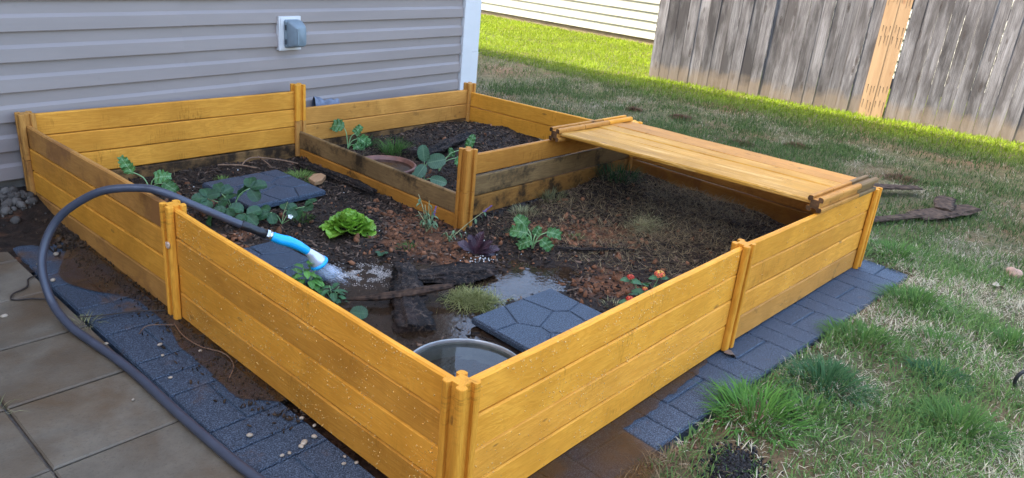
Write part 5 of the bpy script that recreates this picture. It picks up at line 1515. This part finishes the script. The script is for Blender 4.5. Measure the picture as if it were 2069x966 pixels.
for lab, x, y, n_, r_, h_, pal in (
        ('lush bright green grass clump overhanging the front edging mats', 0.93, -0.265, 420, 0.20, 0.105, ((0.045, 0.12, 0.02), (0.12, 0.26, 0.045))),
        ('dark round grass clump right of the bright one, in bare clay', 1.255, -0.335, 460, 0.17, 0.10, ((0.03, 0.085, 0.03), (0.08, 0.16, 0.06))),
        ('grass clump at the lower right of the lawn near the picture corner', 1.33, -0.690, 420, 0.19, 0.09, GR),
        ('low green clump at the mats where the edging meets tall grass', 1.68, -0.300, 420, 0.22, 0.075, GR),
        ('green clump beside the far end of the edging mats', 2.22, -0.330, 420, 0.22, 0.085, GR),
        ('wide green clump in front of the far right corner post', 2.75, -0.10, 460, 0.25, 0.075, GR),
        ('small dark clump at the right edge of the lawn', 1.62, -0.56, 260, 0.15, 0.07, DG),
        ('spreading clump in the middle of the right lawn', 1.90, -0.49, 300, 0.20, 0.065, GR),
        ('bright clump near the pinkish rock', 2.15, -0.68, 240, 0.14, 0.075, GR),
        ('flattened small clump along the bright clump at the mats', 1.06, -0.36, 200, 0.13, 0.07, GR)):
    tuft('grass_clump', lab, x, y, float(ground_h(x, y)) - 0.003, n_, r_, h_, pal, 'grass clump', 0.0044, (0.05, 1.25), LT)

# ---- things lying on the lawn
def lump(name, label, x, y, sx, sy, sz, mk, seed, cat, rough=0.25, z=None, group=None, rz=0.0):
    rs = np.random.default_rng(seed)
    v = ICO2_V.copy()
    import bmesh
    bm = bmesh.new(); bmesh.ops.create_icosphere(bm, subdivisions=3, radius=1)
    V = np.array([q.co[:] for q in bm.verts]); T = np.array([[l.index for l in f.verts] for f in bm.faces]); bm.free()
    r = 1 + rough * 2 * (fbm(V[:, 0] * 1.3 + seed, V[:, 1] * 1.3 + V[:, 2] * 1.7, 1.6, 4) - 0.5)
    V = V * r[:, None] * np.array([sx, sy, sz])
    o = link(name, tri_mesh(name, V, T), MAT[mk], None, True)
    o.location = (x, y, (float(ground_h(x, y)) if z is None else z) + sz * 0.45); o.rotation_euler = (0, 0, rz)
    return tag(o, label, cat, group)
lump('rock', 'pinkish brown rock lying in the dry grass at the right', 2.955, -0.53, 0.042, 0.034, 0.026, 'rock', 5, 'rock', 0.35, rz=0.5)
for i, (lab, x, y, r_) in enumerate((('small reddish dead grass clump nearest the house corner', 4.29, 2.41, 0.07), ('larger dark dead grass clump left of the spare panel', 4.40, 2.03, 0.10), ('reddish dead grass clump behind the middle of the spare panel', 4.08, 1.36, 0.09), ('brown dead grass clump farther right behind the spare panel', 4.42, 1.10, 0.08), ('brown dead patch behind the rotten boards', 4.25, 0.33, 0.12))):
    tuft('dead_clump', lab, x, y, float(ground_h(x, y)), 420, r_ * 1.6, 0.05, ((0.035, 0.018, 0.010), (0.14, 0.065, 0.035)), 'dead clump', 0.003, (0.4, 1.5), 'dead grass clumps on the shaded lawn')
GB = 'rotten bark boards on the lawn behind the bed'
bark('rotten_board', 'long rotten bark board sticking out behind the right corner post', (3.30, 0.66, 0.02), (3.95, 0.16, 0.02), 0.13, 0.020, 21, 'old_bark', (0.4, 0.9, 0.5), cat='rotten board', group=GB, ridge=0.14)
bark('rotten_board', 'low rotten board lying right of the corner post in the grass', (2.80, 0.30, 0.0), (3.55, -0.06, 0.005), 0.085, 0.016, 22, 'old_bark', (0.5, 0.85, 0.5), cat='rotten board', group=GB, ridge=0.14)
bark('rotten_board', 'broad flat rotten slab of bark farthest right on the lawn', (3.40, 0.02, 0.0), (3.85, -0.17, 0.012), 0.19, 0.018, 23, 'old_bark', (0.6, 0.85, 0.6), cat='rotten board', group=GB, ridge=0.12)
bark('rotten_board', 'chunky rotten piece on top of the broad bark slab', (3.62, -0.05, 0.016), (3.88, -0.02, 0.022), 0.12, 0.016, 24, 'old_bark', (0.8, 0.9, 0.8), cat='rotten board', group=GB, ridge=0.16)
bark('rotten_board', 'thin rotten strip peeking over the far end of the spare panel', (3.55, 0.80, 0.02), (3.75, 0.55, 0.015), 0.07, 0.018, 25, 'old_bark', (0.4, 0.9, 0.5), cat='rotten board', group=GB)
wl = MB()
arc = [(1.80 + 0.05 * math.cos(a_) * 0.647 - 0.0, -0.785 - 0.05 * math.cos(a_) * 0.762, 0.018 + 0.045 * math.sin(a_)) for a_ in np.linspace(-0.3, math.pi * 1.15, 16)]
wl.tube(arc, 0.006, 8)
tag(wl.build('metal_scroll', MAT['black'], None, True), 'black curved metal scroll at the right picture edge on the lawn', 'metal scroll')
dlf = plant('dead_leaf', 'pale dry leaf on the grass left of the rock', 2.68, -0.50, 0, 'leaf'); dlf.location.z = float(ground_h(2.68, -0.5)) + 0.02
leaf('leaf_blade', dlf, dlf.location, IR + IZ * 0.1, IZ, 0.07, 0.04, 'ovate', 'strawberry', 0.8, 0.3, 0.004, 14, 0, 9, 10, 5, 4).data.materials[0] = MAT['dry_leaf']
# dug-over dark soil patch at the bottom right and clay crumbs at the mats
n = 2600
x = np.r_[RNG.normal(0.66, 0.05, 2000), RNG.uniform(0.35, 1.5, 600)]; y = np.r_[RNG.normal(-0.325, 0.03, 2000), lawn_edge(x[2000:]) - np.abs(RNG.normal(0, 0.07, 600))]
s = 0.0012 + 0.004 * RNG.random(n) ** 3
C = np.r_[np.array([[0.010, 0.008, 0.007]]) + RNG.random((2000, 1)) * 0.022, np.array([[0.08, 0.04, 0.022]]) + RNG.random((600, 1)) * np.array([[0.10, 0.05, 0.03]])]
scatter('spilled_soil', ICO_V, ICO_T, np.c_[x, y, ground_h(x, y) + s * 0.8 + 0.014 * np.exp(-((x - 0.66) / 0.05) ** 2 - ((y + 0.325) / 0.035) ** 2)], np.c_[s * 1.4, s, s * 0.8], rots(n), C, MAT['bits'], 0.3, None, 'dark soil crumbs spilled on the grass at the front edging', 'soil crumbs')
nn = 900
x = RNG.uniform(0.28, 0.62, nn); y = lawn_edge(x) - 0.01 - np.abs(RNG.normal(0, 0.06, nn)); t = RNG.random((nn, 1))
V, T, C = blades(np.c_[x, y, np.maximum(ground_h(x, y), -0.012)], RNG.uniform(0.02, 0.06, nn), RNG.uniform(0.001, 0.002, nn), RNG.uniform(0, 6.28, nn), RNG.uniform(0.7, 1.5, nn), RNG.uniform(0, 0.8, nn), np.array([[0.09, 0.05, 0.025]]) * (1 - t) + np.array([[0.34, 0.24, 0.13]]) * t)
blade_obj('dead_grass', [(V, T, C)], 'matted dead brown grass at the front corner by the muddy water', 'dead grass')

# ---- pebbles, roots, gravel on the patio side
PG = 'pale pebbles scattered beside the bed'
peb = [(-0.397, 1.505, .011, 'pale pebble lying alone on the concrete paver at the left edge'), (-0.126, 1.882, .012, None), (-0.197, 1.828, .009, None), (-0.206, 1.677, .010, None), (-0.240, 1.175, .007, None), (-0.13, 1.08, .008, None), (-0.15, 1.02, .006, None), (-0.185, 0.90, .006, None), (-0.06, 0.98, .007, None),
       (-0.158, 0.543, .009, None), (-0.077, 0.435, .011, None), (-0.090, 0.428, .008, None), (-0.142, 0.428, .006, None), (-0.124, 0.425, .006, None), (-0.025, 0.524, .007, None), (-0.019, 0.478, .006, None), (-0.045, 0.44, .008, None), (-0.028, 0.294, .006, None), (-0.035, 0.33, .005, None), (-0.052, 0.31, .006, None), (-0.30, 0.86, .005, None)]
for i, (x, y, s, lab) in enumerate(peb):
    o = lump('pebble', lab or ('pale pebble beside the bed near the left middle post' if y > 0.8 else 'pale pebble on the muddy edging mats at the front left'), x, y, s * 0.95, s * 0.72, s * 0.5, 'pebble', 50 + i, 'pebble', 0.2, z=0.0015, group=None if lab else (PG + (' near the left middle post' if y > 0.8 else ' on the muddy mats')), rz=i * 1.3)
n = 700
x = RNG.uniform(-0.70, -0.03, n); y = 2.46 - np.abs(RNG.normal(0, 0.09, n)); s = 0.004 + 0.014 * RNG.random(n) ** 2
C = np.array([[0.035, 0.028, 0.022]]) + RNG.random((n, 1)) * np.array([[0.10, 0.085, 0.07]])
scatter('gravel', ICO2_V, ICO2_T, np.c_[x, y, mud_h(x, y) + s * 0.5], np.c_[s * 1.2, s, s * 0.8], rots(n), C, MAT['bits'], 0.18, None, 'dark wet gravel heaped against the house foundation', 'gravel')
n = 900
x = -np.abs(RNG.normal(0, 0.05, n)) - 0.012; y = RNG.uniform(0.5, 2.4, n); k = x > -0.16; x, y = x[k], y[k]; n = len(x)
s = RNG.uniform(0.001, 0.004, n) * (1 + 1.5 * (y > 1.9))
scatter('mud_crumbs', ICO_V, ICO_T, np.c_[x, y, np.full(n, 0.0035)], np.c_[s * 2, s, s * 0.6], rots(n), np.array([[0.02, 0.014, 0.009]]) + RNG.random((n, 1)) * np.array([[0.06, 0.035, 0.02]]), MAT['bits'], 0.3, None, 'mud crumbs and debris along the foot of the left boards', 'mud crumbs')
rt = MB(); rt.tube(catmull([(-0.235, 1.74, 0.004), (-0.265, 1.72, 0.006), (-0.285, 1.67, 0.004), (-0.335, 1.635, 0.006), (-0.345, 1.60, 0.004), (-0.30, 1.57, 0.006), (-0.25, 1.52, 0.008)], 8), 0.0028, 6)
tag(rt.build('root', MAT['root']), 'thin dark root curling over the concrete paver at the left', 'root')
rt = MB(); rt.tube(catmull([(-0.245, 1.36, 0.012), (-0.18, 1.34, 0.006), (-0.10, 1.31, 0.006), (-0.03, 1.26, 0.008)], 8), 0.0022, 6)
tag(rt.build('root', MAT['root']), 'thin dark root stretching from the hose to the left boards', 'root')
rt = MB(); rt.tube(catmull([(-0.045, 1.17, 0.006), (-0.06, 1.08, 0.008), (-0.05, 1.0, 0.005), (-0.02, 0.92, 0.007), (-0.03, 0.85, 0.005), (-0.07, 0.80, 0.005)], 8), 0.0014, 5); rt.tube(catmull([(-0.05, 1.16, 0.006), (-0.11, 1.20, 0.007), (-0.15, 1.17, 0.005)], 6), 0.0012, 5)
tag(rt.build('root', MAT['twig']), 'thin stringy root lying in the brown water below the left middle post', 'root')
tuft('weed_tuft', 'little weed in the joint between paver and edging mat by the hose', -0.235, 1.335, -0.004, 60, 0.06, 0.05, SG, 'weed', 0.0022, (0.3, 1.4))
tuft('weed_tuft', 'little weed in the paver joint at the left picture edge', -0.56, 1.02, -0.008, 26, 0.05, 0.06, SG, 'weed', 0.0022, (0.5, 1.4))
